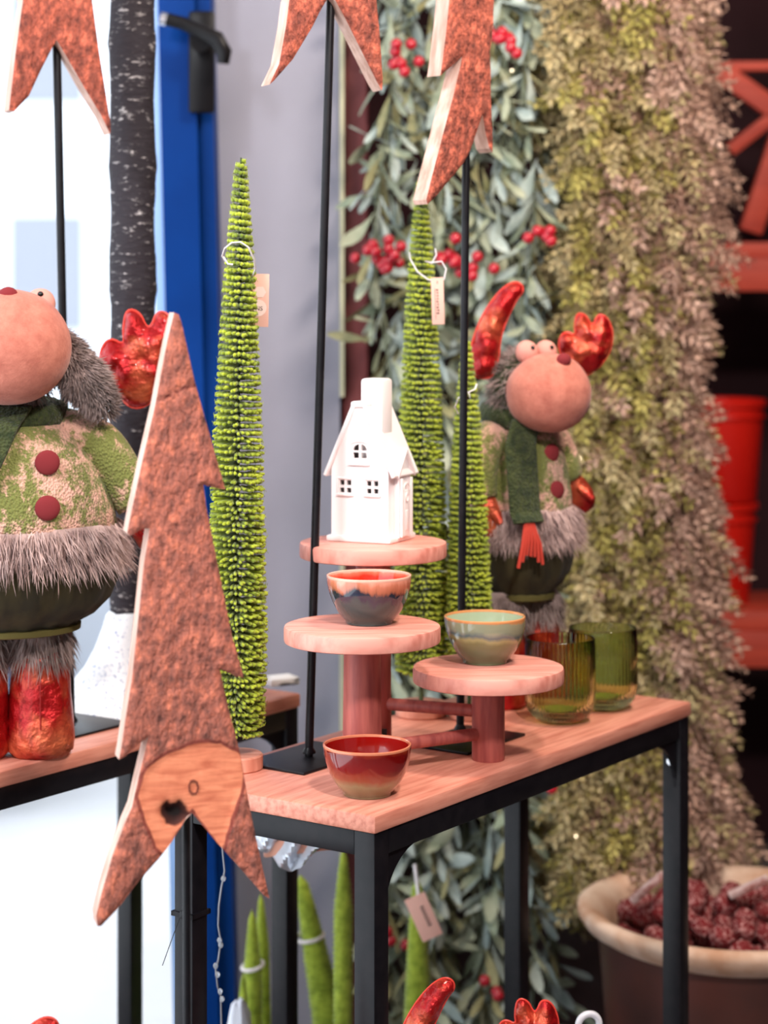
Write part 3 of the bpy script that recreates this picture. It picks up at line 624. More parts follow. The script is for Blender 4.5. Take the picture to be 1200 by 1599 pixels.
cutout('bark-faced tree at the top centre, its pole left of the house', t_m[::-1], PX(515, 60, 2.715), math.radians(28), .027, mbark2, (PX(518, -40, 2.74), pl2, .0058), (.16, .105, .004, RZT, (.0, .0, -.004)), grid=5.5, rough=.0016)
t_r = [(754, 178), (758, 205), (765, 232), (770, 238), (769, 200), (767, 150), (766, 80), (769, 60), (772, 0)]+up_from(703, 770, -30, 560)+[(702, 0), (697, 50), (692, 90), (688, 118), (700, 108), (722, 88), (720, 100), (708, 150), (692, 210), (675, 275), (666, 312), (668, 319), (680, 308), (705, 278), (722, 258), (735, 235), (745, 205)]
pl3 = Vector((.1075, 2.845, TZ+.004))
cutout('bark-faced tree at the top right, its pole in front of the shorter bristle tree', t_r[::-1], PX(715, 100, 2.83), math.radians(44), .026, mbark2, (PX(729, 170, 2.865), pl3, .0056), (.15, .10, .004, RZT, (.008, -.035, -.004)), grid=5.5, rough=.0016)
# ------------------------------------------------------------------ snowy trunk
p = ON(207, 1096); p.z = TZ
T = thing('snowy_trunk', 'snow-dusted dark tree trunk on a white snow mound by the window', 'trunk ornament', p)
m = MB(); n = 40; pts_ = 90
prof = []
for i in range(pts_):
    z = .13+i*.0125
    k = 1+.06*math.exp(-((z % .19-.06)/.012)**2)+.03*math.sin(z*40)
    prof.append((.0345*k, z))
m.lathe([(0.030, .125)]+prof, n, fn=lambda a, z: 1+.05*noise.noise(Vector((math.cos(a)*1.5, math.sin(a)*1.5, z*14)))+.03*noise.noise(Vector((math.cos(a)*6, math.sin(a)*6, z*70))))
m.build('trunk', mtrunk, T, angle=180)
m = MB(); m.lathe([(.118, .004), (.117, .008), (.108, .014), (.09, .03), (.07, .055), (.054, .085), (.044, .112), (.038, .135), (.033, .14), (0, .14)], 64, fn=lambda a, z: 1+.16*noise.noise(Vector((math.cos(a)*1.2, math.sin(a)*1.2, z*8)))+.01*noise.noise(Vector((math.cos(a)*14, math.sin(a)*14, z*200))))
m.build('snow_mound', msnow, T, angle=180)
MB().bbox((0, 0, .003), (.25, .22, .006), .001, mat=Matrix.Rotation(RZT, 4, 'Z')).build('base_plate', msnow, T)
# ------------------------------------------------------------------ moose dolls
def hairs(samples, L, droop, w=.0007, seed=0, jit=.35):
    rr = random.Random(seed); m = MB()
    for (p, nn) in samples:
        d = Vector(nn)+Vector((rr.gauss(0, jit), rr.gauss(0, jit), rr.gauss(0, jit)-droop)); d.normalize(); s = d.orthogonal().normalized(); s.rotate(Matrix.Rotation(rr.uniform(0, 6.28), 3, d))
        l = L*rr.uniform(.55, 1.15); a = Vector(p)-Vector(nn)*.001; q = a+d*l*.55+Vector((0, 0, -droop*l*.05)); e_ = a+d*l+Vector((0, 0, -droop*l*.22))
        m.add([a+s*w, a-s*w, q+s*w*.7, q-s*w*.7, e_], [(0, 1, 3, 2), (2, 3, 4)])
    return m
def moose(label, loc, yaw, sz, fat, pitch, seed, arm_l, arm_r, antl, antr, scarf, eyelat=.018, ear=False, bz=1.0, mz=1.0, btn=.012, group='moose dolls'):
    rr = random.Random(seed)
    t = thing('moose_doll', label, 'doll', loc, yaw, group)
    # local: x = doll's left seen at camera right, front = -y
    Sx = Matrix.Diagonal((sz*fat, sz*(1+(fat-1)*.7), sz*bz, 1)); Sb = Matrix.Diagonal((sz, sz, sz*bz, 1)); Su = Matrix.Diagonal((sz, sz, sz, 1))
    fold = lambda amp, k: (lambda a, z: 1+amp*math.sin(k*a+z*30)+amp*.6*noise.noise(Vector((math.cos(a)*2, math.sin(a)*2, z*12))))
    for s in (-1, 1):
        b_ = MB(); c = (s*.036, 0, 0)
        b_.lathe([(0, .0), (.030, .0), (.0375, .008), (.040, .022), (.0385, .05), (.036, .08), (.034, .11), (.030, .135), (0, .14)], 36, mat=Sb, c=(s*.036, 0, 0), fn=lambda a, z: (1+.05*noise.noise(Vector((math.cos(a)*2+s, math.sin(a)*2, z*40))))*(1+.22*max(0, -math.sin(a))*max(0, 1-z/.06)))
        bo = b_.build('boot', mpeltred, t)
        MB().tube([(s*.036, -.0405-.0075*max(0, 1-z/.06), z) for z in [.04+.01*i for i in range(9)]], .0008, 5, mat=Sb).build('seam', mseam, bo)
        sm = [((s*.034+.034*math.cos(a), .034*math.sin(a), z), (math.cos(a), math.sin(a), -.6)) for a, z in ((rr.uniform(0, 2*PI), rr.uniform(.125, .165)) for _ in range(900))]
        cf = hairs([(Sb @ Vector(p), n_) for p, n_ in sm], .026*sz, 1.1, .0008, seed+s)
        cf.lathe([(.030, .125), (.033, .14), (.033, .165), (.028, .175)], 24, mat=Sb, c=(s*.034, 0, 0)); cf.build('leg_fur', mfurd, t, angle=180, kind='stuff')
    MB().lathe([(0, .163), (.042, .163), (.05, .168), (.052, .174), (.064, .185), (.076, .205), (.081, .225), (.082, .25), (.078, .28), (0, .285)], 64, mat=Sx, fn=lambda a, z: 1+.018*math.sin(18*a)*(1 if z < .25 else .3)+.03*noise.noise(Vector((math.cos(a)*3, math.sin(a)*3, z*9)))).build('trousers', mvelvet, t, angle=180)
    MB().lathe([(.046, .160), (.0535, .163), (.054, .170), (.048, .173)], 48, mat=Sx).build('hem', M('olive_hem', srgb(92, 84, 40), rough=.9), t)
    sm = []
    for _ in range(5200):
        a = rr.uniform(0, 2*PI); z = rr.uniform(.258, .302); sm.append((Sx @ Vector((.083*math.cos(a), .083*math.sin(a), z)), (math.cos(a), math.sin(a), -.35)))
    fb = hairs(sm, .030*sz, .9, .0008, seed+5); fb.lathe([(.07, .255), (.081, .262), (.083, .28), (.08, .302), (.07, .308)], 40, mat=Sx); fb.build('fur_band', mfur, t, angle=180, kind='stuff')
    MB().lathe([(.075, .28), (.080, .30), (.079, .32), (.074, .35), (.067, .38), (.058, .405), (.046, .425), (.034, .437), (0, .445)], 64, mat=Sx, fn=fold(.012, 5)).build('sweater', msweat, t, angle=180)
    for z in (.33, .385):
        rr_ = np.interp(z, [.30, .32, .35, .38, .405], [.080, .079, .074, .067, .058])
        q_ = Sx @ Vector((btn, -rr_*.985, z)); MB().ball(q_, (.0142*sz, .005*sz, .0142*sz), 18).build('button', mnose, t)
    # arms
    for s, path in ((-1, arm_l), (1, arm_r)):
        pth = [Vector(q) for q in path]
        pp = []
        for i in range(len(pth)-1):
            for k in range(5): pp.append(pth[i].lerp(pth[i+1], k/5))
        pp.append(pth[-1])
        for _ in range(3): pp = [pp[0]]+[(pp[i-1]+pp[i]*2+pp[i+1])/4 for i in range(1, len(pp)-1)]+[pp[-1]]
        n_ = len(pp); rd = [(.020+.009*math.sin(PI*min(1, .35+i/n_*.65)))*(.9+.1*fat) for i in range(n_)]
        MB().tube(pp, [r*sz for r in rd], 20).build('sleeve', msweat, t, angle=180)
        d = (pp[-1]-pp[-3]).normalized(); e_ = pp[-1]
        mt = MB(); mt.tube([e_-d*.006*sz, e_+d*.012*sz, e_+d*.03*sz, e_+d*.046*sz, e_+d*.056*sz, e_+d*.061*sz], [r*sz*.85 for r in (.018, .023, .027, .025, .017, .004)], 18, flat=.75)
        sd = Vector((0, -1, .2)); mt.tube([e_+d*.012*sz, e_+d*.028*sz+sd*.018*sz, e_+d*.042*sz+sd*.026*sz], [.010*sz, .010*sz, .004*sz], 12)
        mt.build('mitten', mpeltred, t)
    # scarf
    sc_ = MB(); sc_.tube([(.046*math.cos(a)*(.8+.2*fat)*sz, .044*math.sin(a)*sz, (.438+.006*math.sin(a))*sz*bz) for a in [2*PI*k/40 for k in range(41)]], [.0155*sz*(1+.05*(k % 2)) for k in range(41)], 16, flat=1.25)
    sc_.build('scarf_wrap', mgreenknit, t, angle=180)
    sp = [Vector(q)*sz for q in scarf]
    for q in sp: q.x *= fat; q.z *= bz
    sk = MB(); w = .026*sz; vs = []; fs = []; nn_ = 36; ac = 16
    for i in range(nn_):
        tt = i/(nn_-1)*(len(sp)-1); j = min(int(tt), len(sp)-2); p_ = sp[j].lerp(sp[j+1], tt-j)
        for k in range(ac): 
            x = -1+2*k/(ac-1); vs.append((p_.x+x*w, p_.y-.0045*sz*math.sqrt(max(0, 1-x*x*.9))-(.0012*sz if k % 2 else 0), p_.z))
    for i in range(nn_-1):
        for k in range(ac-1): a = i*ac+k; fs.append((a, a+1, a+ac+1, a+ac))
    sk.add(vs, fs); tail = sk.build('scarf_tail', mgreenknit, t, angle=180); sd = tail.modifiers.new('thick', 'SOLIDIFY'); sd.thickness = .006*sz; sd.offset = -1
    ez = sp[-1]
    for k in range(7):
        x = ez.x+(-.8+1.6*k/6)*w*.5; dx = (k-3)*.004*sz; ln = rr.uniform(.045, .065)*sz
        MB().tube([(ez.x+(k-3)*.002*sz, ez.y-.004*sz, ez.z+.004), (x+dx*.5, ez.y-.010*sz, ez.z-ln*.5), (x+dx, ez.y-.008*sz, ez.z-ln)], .0026*sz, 6).build('tassel', mtassel, t)
    # head
    Mc = Vector((0, -.072, .476)); hm = Matrix.Translation(Mc) @ Matrix.Rotation(-pitch, 4, 'X')   # positive pitch looks up
    hm = Su @ hm
    MB().ball((0, .065, .005), (.052, .052, .058), 28, mat=hm).build('hood', mgreenknit, t, angle=180)
    MB().ball((0, 0, 0), (.0655*mz, .062*mz, .0595*mz), 48, mat=hm, fn=lambda d: 1+.03*noise.noise(d*1.6)+.05*max(0, -d.z)*max(0, -d.y)).build('muzzle', mfelt, t, angle=180)
    MB().tube([Su @ Vector((0, -.045, .45)), Su @ Vector((0, -.005, .43)), Su @ Vector((0, 0, .395*bz))], [.028*sz, .034*sz, .036*sz], 20).build('neck', mfelt, t, angle=180)
    MB().ball((0, -.040, .047), (.0115, .0105, .0105), 20, mat=hm).build('nose', mnose, t)
    for s in (-1, 1):
        ey = MB().ball((s*eyelat, .026, .062), (.0175, .0165, .018), 24, mat=hm).build('eye', meye, t)
        MB().ball((s*eyelat+.003*s*0, .0108, .068), (.0036, .0028, .0036), 14, mat=hm).build('pupil', mpupil, ey)
    sm = []
    for _ in range(3000):
        th_ = rr.uniform(0, 2*PI); u_ = rr.uniform(-.9, 1); d = Vector((math.sqrt(1-u_*u_)*math.cos(th_), math.sqrt(1-u_*u_)*math.sin(th_), u_))
        if d.y > .55 or (d.y > .2 and d.z < -.2): continue
        p_ = Vector((d.x*.054, .058+d.y*.05, .006+d.z*.062)); sm.append((hm @ p_, hm.to_3x3().normalized() @ d))
    hairs(sm, .018*sz, .5, .0008, seed+8).build('head_fur', mfurd, t, angle=180, kind='stuff')
    if ear:
        sm = []; ep = [hm @ Vector(q) for q in ((.050, .03, .020), (.068, .035, .0), (.088, .045, -.028), (.108, .055, -.052))]; er = [.016, .023, .027, .016]
        em = MB().tube(ep, [r*sz*.9 for r in er], 18)
        for _ in range(6500):
            k = rr.uniform(0, 2.999); j = int(k); c_ = ep[j].lerp(ep[j+1], k-j); d_ = (ep[j+1]-ep[j]).normalized(); r_ = (er[j]*(1-k+j)+er[j+1]*(k-j))*sz
            o_ = d_.orthogonal().normalized(); o_.rotate(Matrix.Rotation(rr.uniform(0, 2*PI), 3, d_)); sm.append((c_+o_*r_*.92, o_+d_*.9))
        for _ in range(900):
            o_ = Vector((rr.gauss(0, 1), rr.gauss(0, 1), rr.gauss(0, 1))).normalized(); sm.append((ep[-1]+o_*er[-1]*sz*.8, o_))
        h_ = hairs(sm, .014*sz, .15, .0008, seed+9); h_.add(em.v, em.f); h_.build('ear', mfurd, t, angle=180, kind='stuff', label='shaggy grey-brown ear')
    for nm, a_ in (('left', antl), ('right', antr)):
        if not a_: continue
        poly, ctrz, yaw_a, mir = a_
        # padded leather antler: outline inflated towards its middle
        bm = bmesh.new(); vs = [bm.verts.new((x, 0, z)) for x, z in poly]; bm.faces.new(vs)
        xs = [q[0] for q in poly]; zs = [q[1] for q in poly]; g = (max(zs)-min(zs))/26
        for ax, lo_, hi_ in ((0, min(xs), max(xs)), (2, min(zs), max(zs))):
            x = lo_+g
            while x < hi_:
                co = [0, 0, 0]; co[ax] = x; no = [0, 0, 0]; no[ax] = 1
                bmesh.ops.bisect_plane(bm, geom=list(bm.verts)+list(bm.edges)+list(bm.faces), plane_co=co, plane_no=no); x += g
        ds = {v: max(0, seg_d((v.co.x, v.co.z), poly)) for v in bm.verts}
        bm.verts.index_update(); fr = [(v.co.x, -.95*math.sqrt(min(ds[v], .022)*.022)+.0, v.co.z) for v in bm.verts]; bk = [(x, -y*.8, z) for x, y, z in fr]; fc = [[v.index for v in f.verts] for f in bm.faces]; bm.free()
        am = MB(); mt = Su @ Matrix.Translation(Vector(ctrz)) @ Matrix.Rotation(yaw_a, 4, 'Z')
        wr = lambda q: Vector(q)+Vector((0, .007*noise.noise(Vector(q)*55)+.004*noise.noise(Vector(q)*140), 0))
        am.add([wr(q) for q in fr], fc, mat=mt); am.add([wr(q) for q in bk], [f[::-1] for f in fc], mat=mt)
        an = am.build('antler', mpeltred, t, angle=180)
        MB().tube([mt @ Vector((x, 0, z)) for x, z in poly+poly[:1]], .0016*sz, 6).build('piping', M('pale_red_piping', srgb(226, 70, 56), rough=.4), an)
    return t
def chaikin(p, k=2):
    for _ in range(k):
        q = []
        for i in range(len(p)):
            a, b_ = p[i], p[(i+1) % len(p)]; q += [(a[0]*.75+b_[0]*.25, a[1]*.75+b_[1]*.25), (a[0]*.25+b_[0]*.75, a[1]*.25+b_[1]*.75)]
        p = q
    return p
claw = [(-.022, -.005), (.012, -.012), (.022, .02), (.024, .05), (.034, .08), (.050, .112), (.060, .123), (.056, .135), (.042, .137), (.022, .122), (.0, .092), (-.014, .06), (-.024, .025)]
claw2 = [(.006, -.03), (.03, -.018), (.05, .01), (.054, .04), (.044, .064), (.030, .068), (.024, .052), (.018, .052), (.012, .066), (-.002, .070), (-.006, .05), (-.004, .034), (-.02, .042), (-.030, .03), (-.030, .008), (-.014, -.012)]
claw = chaikin(claw); claw2 = chaikin(claw2)
pR = ON(812, 1098); pR.z = TZ
MR = moose('small moose doll at right with raised red antlers, behind the bristle tree', pR, math.radians(33), 1.0, 1.0, math.radians(4), 11,
      [(-.046, .0, .412), (-.070, -.005, .39), (-.083, -.012, .35), (-.080, -.02, .318)], [(.050, 0, .412), (.072, .0, .385), (.080, -.01, .355), (.088, -.012, .34)],
      (claw, (-.058, .012, .505), math.radians(-33), 0), (claw2, (.098, -.02, .525), math.radians(-33), 0),
      [(-.026, -.048, .435), (-.048, -.062, .40), (-.052, -.072, .35), (-.052, -.078, .30), (-.052, -.088, .285)])
pL = ON(14, 1178); pL.z = TZ
ML = moose('large moose doll at left edge with shaggy ear and round pink muzzle', pL, math.radians(10), 1.16, 1.55, math.radians(20), 23,
      [(-.050*1.7, .0, .412*1.16), (-.13, -.012, .43), (-.15, -.03, .37), (-.16, -.045, .33)], [(.070, 0, .435), (.118, -.01, .42), (.150, -.015, .375), (.170, -.02, .335)],
      (claw, (-.12, .012, .50), math.radians(0), 0), ([(x*1.15, z*1.25) for x, z in claw2], (.142, .07, .432), math.radians(-8), 0),
      [(.000, -.052, .450), (-.010, -.084, .425), (-.022, -.107, .38), (-.040, -.116, .335), (-.050, -.118, .315)], eyelat=.036, ear=True, bz=.9, mz=1.10, btn=.028)
# ------------------------------------------------------------------ hanging garlands
def leaf_mesh(L, w, bend, twist):
    m = MB(); n = 7; vs = []
    for i in range(n):
        t = i/(n-1); ww = w*(math.sin(PI*min(1, t**1.5*.86+.07))**.8)*(.25+.75*min(1, t*1.6)); x = L*t; z = bend*L*t*t; a = twist*t
        for s in (-1, 0, 1): vs.append((x, s*ww*math.cos(a), z+s*ww*math.sin(a)-(0 if s else w*.22)))
    fs = [(i*3+k, i*3+k+1, i*3+k+4, i*3+k+3) for i in range(n-1) for k in range(2)]
    m.add(vs, fs); return m
leafs = []
for i in range(9):
    lm = leaf_mesh(.086, .0092+.002*(i % 3), [-.25, .1, .3][i % 3], [-.8, .3, .9][(i//3) % 3])
    me = bpy.data.meshes.new('leaf'); me.from_pydata(lm.v, [], lm.f); me.materials.append(mleafs[[0, 1, 0, 2, 1, 0, 2, 0, 1][i]]); me.polygons.foreach_set('use_smooth', [True]*len(me.polygons)); leafs.append((me, lm, [0, 1, 0, 2, 1, 0, 2, 0, 1][i]))
G = thing('leafy_garland', 'hanging grey-green garland of long leaves with red berries', 'garland', PX(700, 0, 3.75))
G0 = G.location.copy(); allL = []
for si, (x0_, x1_) in enumerate(((596, 612), (622, 606), (650, 646), (672, 690), (705, 700), (735, 742), (765, 764), (790, 800), (815, 822), (690, 665), (750, 770), (845, 845))):
    Ys = 3.70+.14*R.random(); st = []
    for k in range(64):
        py = -40+k*28; px = x0_+(x1_-x0_)*k/63+14*math.sin(k*.31+si*2)
        if py < 420: px += max(0, (px-620))*.12*(1-py/420) if px > 620 else 0
        p_ = PX(px, py, Ys)-G0; st.append(p_)
        for q in range(3):
            az = R.uniform(0, 2*PI); dn = R.uniform(.3, 2.8); d = Vector((math.cos(az), math.sin(az)*.6-.25, -dn+.35*(R.random() < .15)*3)).normalized()
            allL.append((p_+Vector((R.uniform(-.012, .012), 0, R.uniform(-.02, .02))), d, R.uniform(.75, 1.15), R.randrange(9), R.uniform(0, 6.28), py, Ys))
    MB().tube(st, .0022, 5).build('stem', mlstem, G)
def frame_of(d, roll):
    y = d.cross(Vector((0, 0, 1))); y = y.normalized() if y.length > 1e-4 else Vector((0, 1, 0)); y.rotate(Matrix.Rotation(roll, 3, d)); z = d.cross(y); m = Matrix((d, y, z)).transposed().to_4x4(); return m
allL = [a for a in allL if a[5] < 1620]
R.shuffle(allL); allL.sort(key=lambda a: a[6]+a[1].y*.08)
near = allL[:290]
for (p_, d, s_, k, roll, py, ys) in near: inst(leafs[k][0], 'leaf', G, Matrix.Translation(p_) @ frame_of(d, roll) @ Matrix.Scale(s_, 4))
m = MB()
for (p_, d, s_, k, roll, py, ys) in allL[290:]: m.add(leafs[k][1].v, leafs[k][1].f, leafs[k][2], Matrix.Translation(p_) @ frame_of(d, roll) @ Matrix.Scale(s_, 4))
m.build('leaves', mleafs, G, angle=180, kind='stuff')
bs = MB().ball((0, 0, 0), .0108, 14); bme = bpy.data.meshes.new('berry'); bme.from_pydata(bs.v, [], bs.f); bme.materials.append(mberry); bme.polygons.foreach_set('use_smooth', [True]*len(bme.polygons))
for (px, py, n_) in ((622, 88, 7), (668, 76, 3), (785, 58, 7), (803, 83, 2), (606, 392, 4), (622, 405, 7), (566, 406, 2), (600, 385, 3), (690, 398, 2), (712, 402, 7), (845, 372, 6), (736, 412, 4), (860, 1232, 3), (620, 1478, 3), (770, 1558, 3)):
    c_ = PX(px, py, 3.62)-G0
    for _ in range(n_): inst(bme, 'berry', G, Matrix.Translation(c_+Vector((R.gauss(0, .016), R.uniform(-.015, .015), R.gauss(0, .014)))))
inst(leafs[3][0], 'leaf', G, Matrix.Translation(PX(590, 530, 3.68)-G0) @ frame_of(Vector((-1, -.1, .02)), 1.2) @ Matrix.Scale(1.05, 4))
# fir-like garland
def sprig_mesh(L, n, lw, ll, mi):
    n = int(n*.8); lw *= 1.5; ll *= 1.1
    m = MB(); m.tube([(0, 0, 0), (L*.5, 0, .002), (L, 0, 0)], [.0012, .001, .0004], 3, mi=3, cap=False)
    for i in range(n):
        t = (i+1)/n; x = L*t; az = i*2.4; o_ = Vector((.75, math.cos(az), math.sin(az))).normalized(); l = ll*(1.15-.5*t)
        s = o_.cross(Vector((1, 0, 0))).normalized()*lw; b0 = Vector((x, 0, 0)); u_ = s.cross(o_).normalized()*lw*.5
        m.add([b0, b0+o_*l*.45+s, b0+o_*l, b0+o_*l*.45-s, b0+o_*l*.5+u_], [(0, 1, 4), (1, 2, 4), (2, 3, 4), (3, 0, 4)], mi)
    return m
spr = [(sprig_mesh(.078, 22, .0036, .025, k), k) for k in (0, 1, 2)]+[(sprig_mesh(.10, 30, .0030, .021, k), k) for k in (0, 1, 0)]
spm = []
for m_, k in spr:
    me = bpy.data.meshes.new('sprig'); me.from_pydata(m_.v, [], m_.f)
    for q in mfirs+[mfstem]: me.materials.append(q)
    me.polygons.foreach_set('material_index', m_.m); spm.append(me)
G2 = thing('needle_garland', 'dense hanging garland of dusty khaki and rosy sprigs', 'garland', PX(980, 0, 3.8)); G20 = G2.location.copy(); allS = []
def redge(py): return np.interp(py, [-60, 0, 100, 300, 450, 560, 700, 850, 1000, 1200, 1330], [1060, 1085, 1085, 1100, 1080, 1075, 1090, 1105, 1110, 1115, 1150])
def ledge(py): return np.interp(py, [-60, 0, 150, 400, 700, 1000, 1330, 1420], [850, 850, 870, 880, 880, 870, 850, 870])
NS = 14
for si in range(NS):
    fx = si/(NS-1); Ys = 3.84+.15*math.sin(si*2.1); st = []
    k = 0; py = -60
    end = 1350 if fx > .3 else 1400
    while py < end:
        px = ledge(py)+(redge(py)-ledge(py))*fx+9*math.sin(py*.013+si*1.7); p_ = PX(px, py, Ys)-G20; st.append(p_)
        for q in range(3):
            az = R.uniform(0, 2*PI); dn = R.uniform(.3, 1.9); d = Vector((math.cos(az), math.sin(az)*.7-.3, -dn)).normalized()
            typ = R.choice((0, 3, 5, 2, 0)) if fx < .35 else R.choice((0, 1, 2, 3, 2)) if fx < .65 else R.choice((1, 1, 4, 0, 1))
            allS.append((p_+Vector((R.uniform(-.012, .012), 0, R.uniform(-.01, .01))), d, R.uniform(.75, 1.2), typ, R.uniform(0, 6.28), Ys))
        py += 13
    MB().tube(st, .0028, 5).build('stem', mfstem, G2)
allS.sort(key=lambda a: a[5]+a[1].y*.06+R.uniform(0, .1))
for (p_, d, s_, k, roll, ys) in allS[:285]: inst(spm[k], 'sprig', G2, Matrix.Translation(p_) @ frame_of(d, roll) @ Matrix.Scale(s_, 4))
m = MB(); VV = []; off = 0
for (p_, d, s_, k, roll, ys) in allS[285:]:
    mt = np.array(Matrix.Translation(p_) @ frame_of(d, roll) @ Matrix.Scale(s_, 4)); a = np.array(spr[k][0].v); q = a @ mt[:3, :3].T+mt[:3, 3]
    VV.append(q); m.f.extend([tuple(i+off for i in f) for f in spr[k][0].f]); m.m.extend(spr[k][0].m); off += len(a)
m.v = [tuple(r) for r in np.concatenate(VV).tolist()]
m.build('sprigs', mfirs+[mfstem], G2, smooth=False, kind='stuff')
mglow = M('warm_bulb', (1, .85, .6), emit=((1, .82, .55), 3))
for (px, py) in ((885, 523), (905, 716), (800, 110), (900, 1306)): MB().ball(PX(px, py, 3.56)-G20, .0022, 10).build('light_bulb', mglow, G2, label='tiny glowing warm light')
hb = MB().tube([(-.65, 3.85, 2.35), (1.0, 3.85, 2.35)], .012, 10).build('hanging_rail', black); tag(hb, 'black rail the garlands hang from, above the view', 'rail')
# ------------------------------------------------------------------ shelf and red pots at right
Ysh = 4.9
def RX(px): return (px-CX)/F*Ysh
def ZY(py): return CAMZ-(py-CY)/F*Ysh
Sh = thing('red_shelf_unit', 'orange-red wooden shelf rack in the dark corner at right', 'shelf', (RX(1120), Ysh, 0))
def shb(nm, x0_, x1_, y0_, y1_, d0=0, d1=.35):
    x0_, x1_ = RX(x0_)-RX(1120), RX(x1_)-RX(1120); z0, z1 = ZY(y1_), ZY(y0_)
    MB().bbox(((x0_+x1_)/2, (d0+d1)/2, (z0+z1)/2), (x1_-x0_, d1-d0, z1-z0), .004).build(nm, mshelf, Sh)
shb('board', 1080, 1420, 378, 402); shb('board_edge', 1080, 1420, 402, 455, -.01, .02)
shb('board', 1080, 1420, 955, 985); shb('board_edge', 1080, 1420, 985, 1042, -.01, .02)
shb('board', 1080, 1420, 1500, 1530); shb('board_edge', 1080, 1420, 1530, 1590, -.01, .02)
shb('board_edge', 1080, 1420, 96, 111, -.01, .02)
for xx in (1060, 1400): MB().bbox((RX(xx)-RX(1120), .02, 1.2), (.05, .05, 2.4), .004).build('upright', mshelf, Sh)
def brace(a, b_, w):
    p_ = Vector((RX(a[0])-RX(1120), .0, ZY(a[1]))); q = Vector((RX(b_[0])-RX(1120), .0, ZY(b_[1]))); d = (q-p_); L = d.length; ang = math.atan2(d.z, d.x)
    MB().bbox((0, 0, 0), (L, .03, w), .003, mat=Matrix.Translation((p_+q)/2) @ Matrix.Rotation(-ang, 4, 'Y')).build('brace', mshelf, Sh)
brace((1125, 112), (1300, 235), .05); brace((1300, 112), (1140, 235), .001+.03); 
brace((1225, 200), (1172, 362), .055)
pz = ZY(955)
def bucket(cx, label):
    b_ = thing('red_bucket', label, 'bucket', (RX(cx), Ysh+.15, pz), 0, 'red enamel buckets')
    MB().lathe([(0, 0), (.085, 0), (.088, .004), (.105, .235), (.112, .237), (.113, .25), (.108, .254), (.103, .25), (.084, .01), (0, .006)], 48).build('body', mpotred, b_)
    MB().lathe([(.1075, .205), (.1105, .210), (.1085, .215)], 48).build('band', mpotred, b_)
    return b_
bk = bucket(1130, 'lower red bucket standing on the red shelf')
b2_ = copy_tree(bk); b2_.location.z += .256; b2_.location.x += .02; b2_['label'] = 'upper red bucket stacked on the lower red bucket'
# ------------------------------------------------------------------ terracotta pot with frosted red balls
pc_ = Vector(((1140-CX)/F*3.5, 3.5, 0)); rz_ = CAMZ-(1418-CY)/F*3.5
Pt = thing('terracotta_pot', 'large terracotta pot with pale frosted rim at lower right', 'pot', pc_)
MB().lathe([(0, 0), (.17, 0), (.18, .01), (.205, .12), (.225, rz_-.07), (.228, rz_-.035), (.215, rz_-.04), (0, rz_-.08)][:6], 64).build('pot_body', mpotbody, Pt)
MB().lathe([(.225, rz_-.045), (.250, rz_-.03), (.262, rz_-.012), (.262, rz_), (.254, rz_+.006), (.24, rz_+.004), (.222, rz_-.008), (.21, rz_-.03), (.205, rz_-.07)], 80, fn=lambda a, z: 1+.012*math.sin(3*a)).build('rim', mrim, Pt, angle=180)
MB().lathe([(.207, rz_-.07), (.12, rz_-.05), (0, rz_-.04)], 40).build('filling', msoil, Pt)
cb = MB(); nb_ = 16
cb.ball((0, 0, 0), (.0185, .0185, .022), 22, fn=lambda d: 1+.20*math.sin(9*math.atan2(d.y, d.x)+14*d.z)*math.sqrt(max(0, 1-d.z*d.z))+.05*noise.noise(d*6))
cme = bpy.data.meshes.new('frosted_cone'); cme.from_pydata(cb.v, [], cb.f); cme.materials.append(mcone); cme.polygons.foreach_set('use_smooth', [True]*len(cme.polygons))
pl_ = []
tries = 0
while len(pl_) < 78 and tries < 6000:
    tries += 1; a = R.uniform(0, 2*PI); r_ = .19*math.sqrt(R.random()); q = Vector((r_*math.cos(a), r_*math.sin(a), 0)); q.z = rz_-.02-.03*(r_/.19)**2+R.choice((0, 0, .028))
    if all((q-o_).length > .033 for o_ in pl_): pl_.append(q)
for q in pl_:
    o = bpy.data.objects.new('frosted_cone', cme); COL.objects.link(o); o.location = pc_+q; o.rotation_euler = (R.uniform(0, 6), R.uniform(0, 6), R.uniform(0, 6)); s_ = R.uniform(.9, 1.15); o.scale = (s_, s_, s_)
    tag(o, 'small frosted red cone heaped in the terracotta pot', 'cone', 'frosted red cones in the pot')
for i, (px, py, an, lb) in enumerate(((1012, 1386, .7, 'white-frosted bark chip leaning on the left inside of the pot'), (1170, 1385, .4, 'pale frosted wood chip lying on the red cones'))):
    o = MB().bbox((0, 0, 0), (.075, .02, .012), .003, mat=Matrix.Rotation(-an, 4, 'Y')).build('bark_chip', M('frosted_wood', srgb(220, 200, 196), srgb(140, 80, 72), 40, rough=.8), None, loc=PX(px, py, 3.46)); tag(o, lb, 'wood chip')
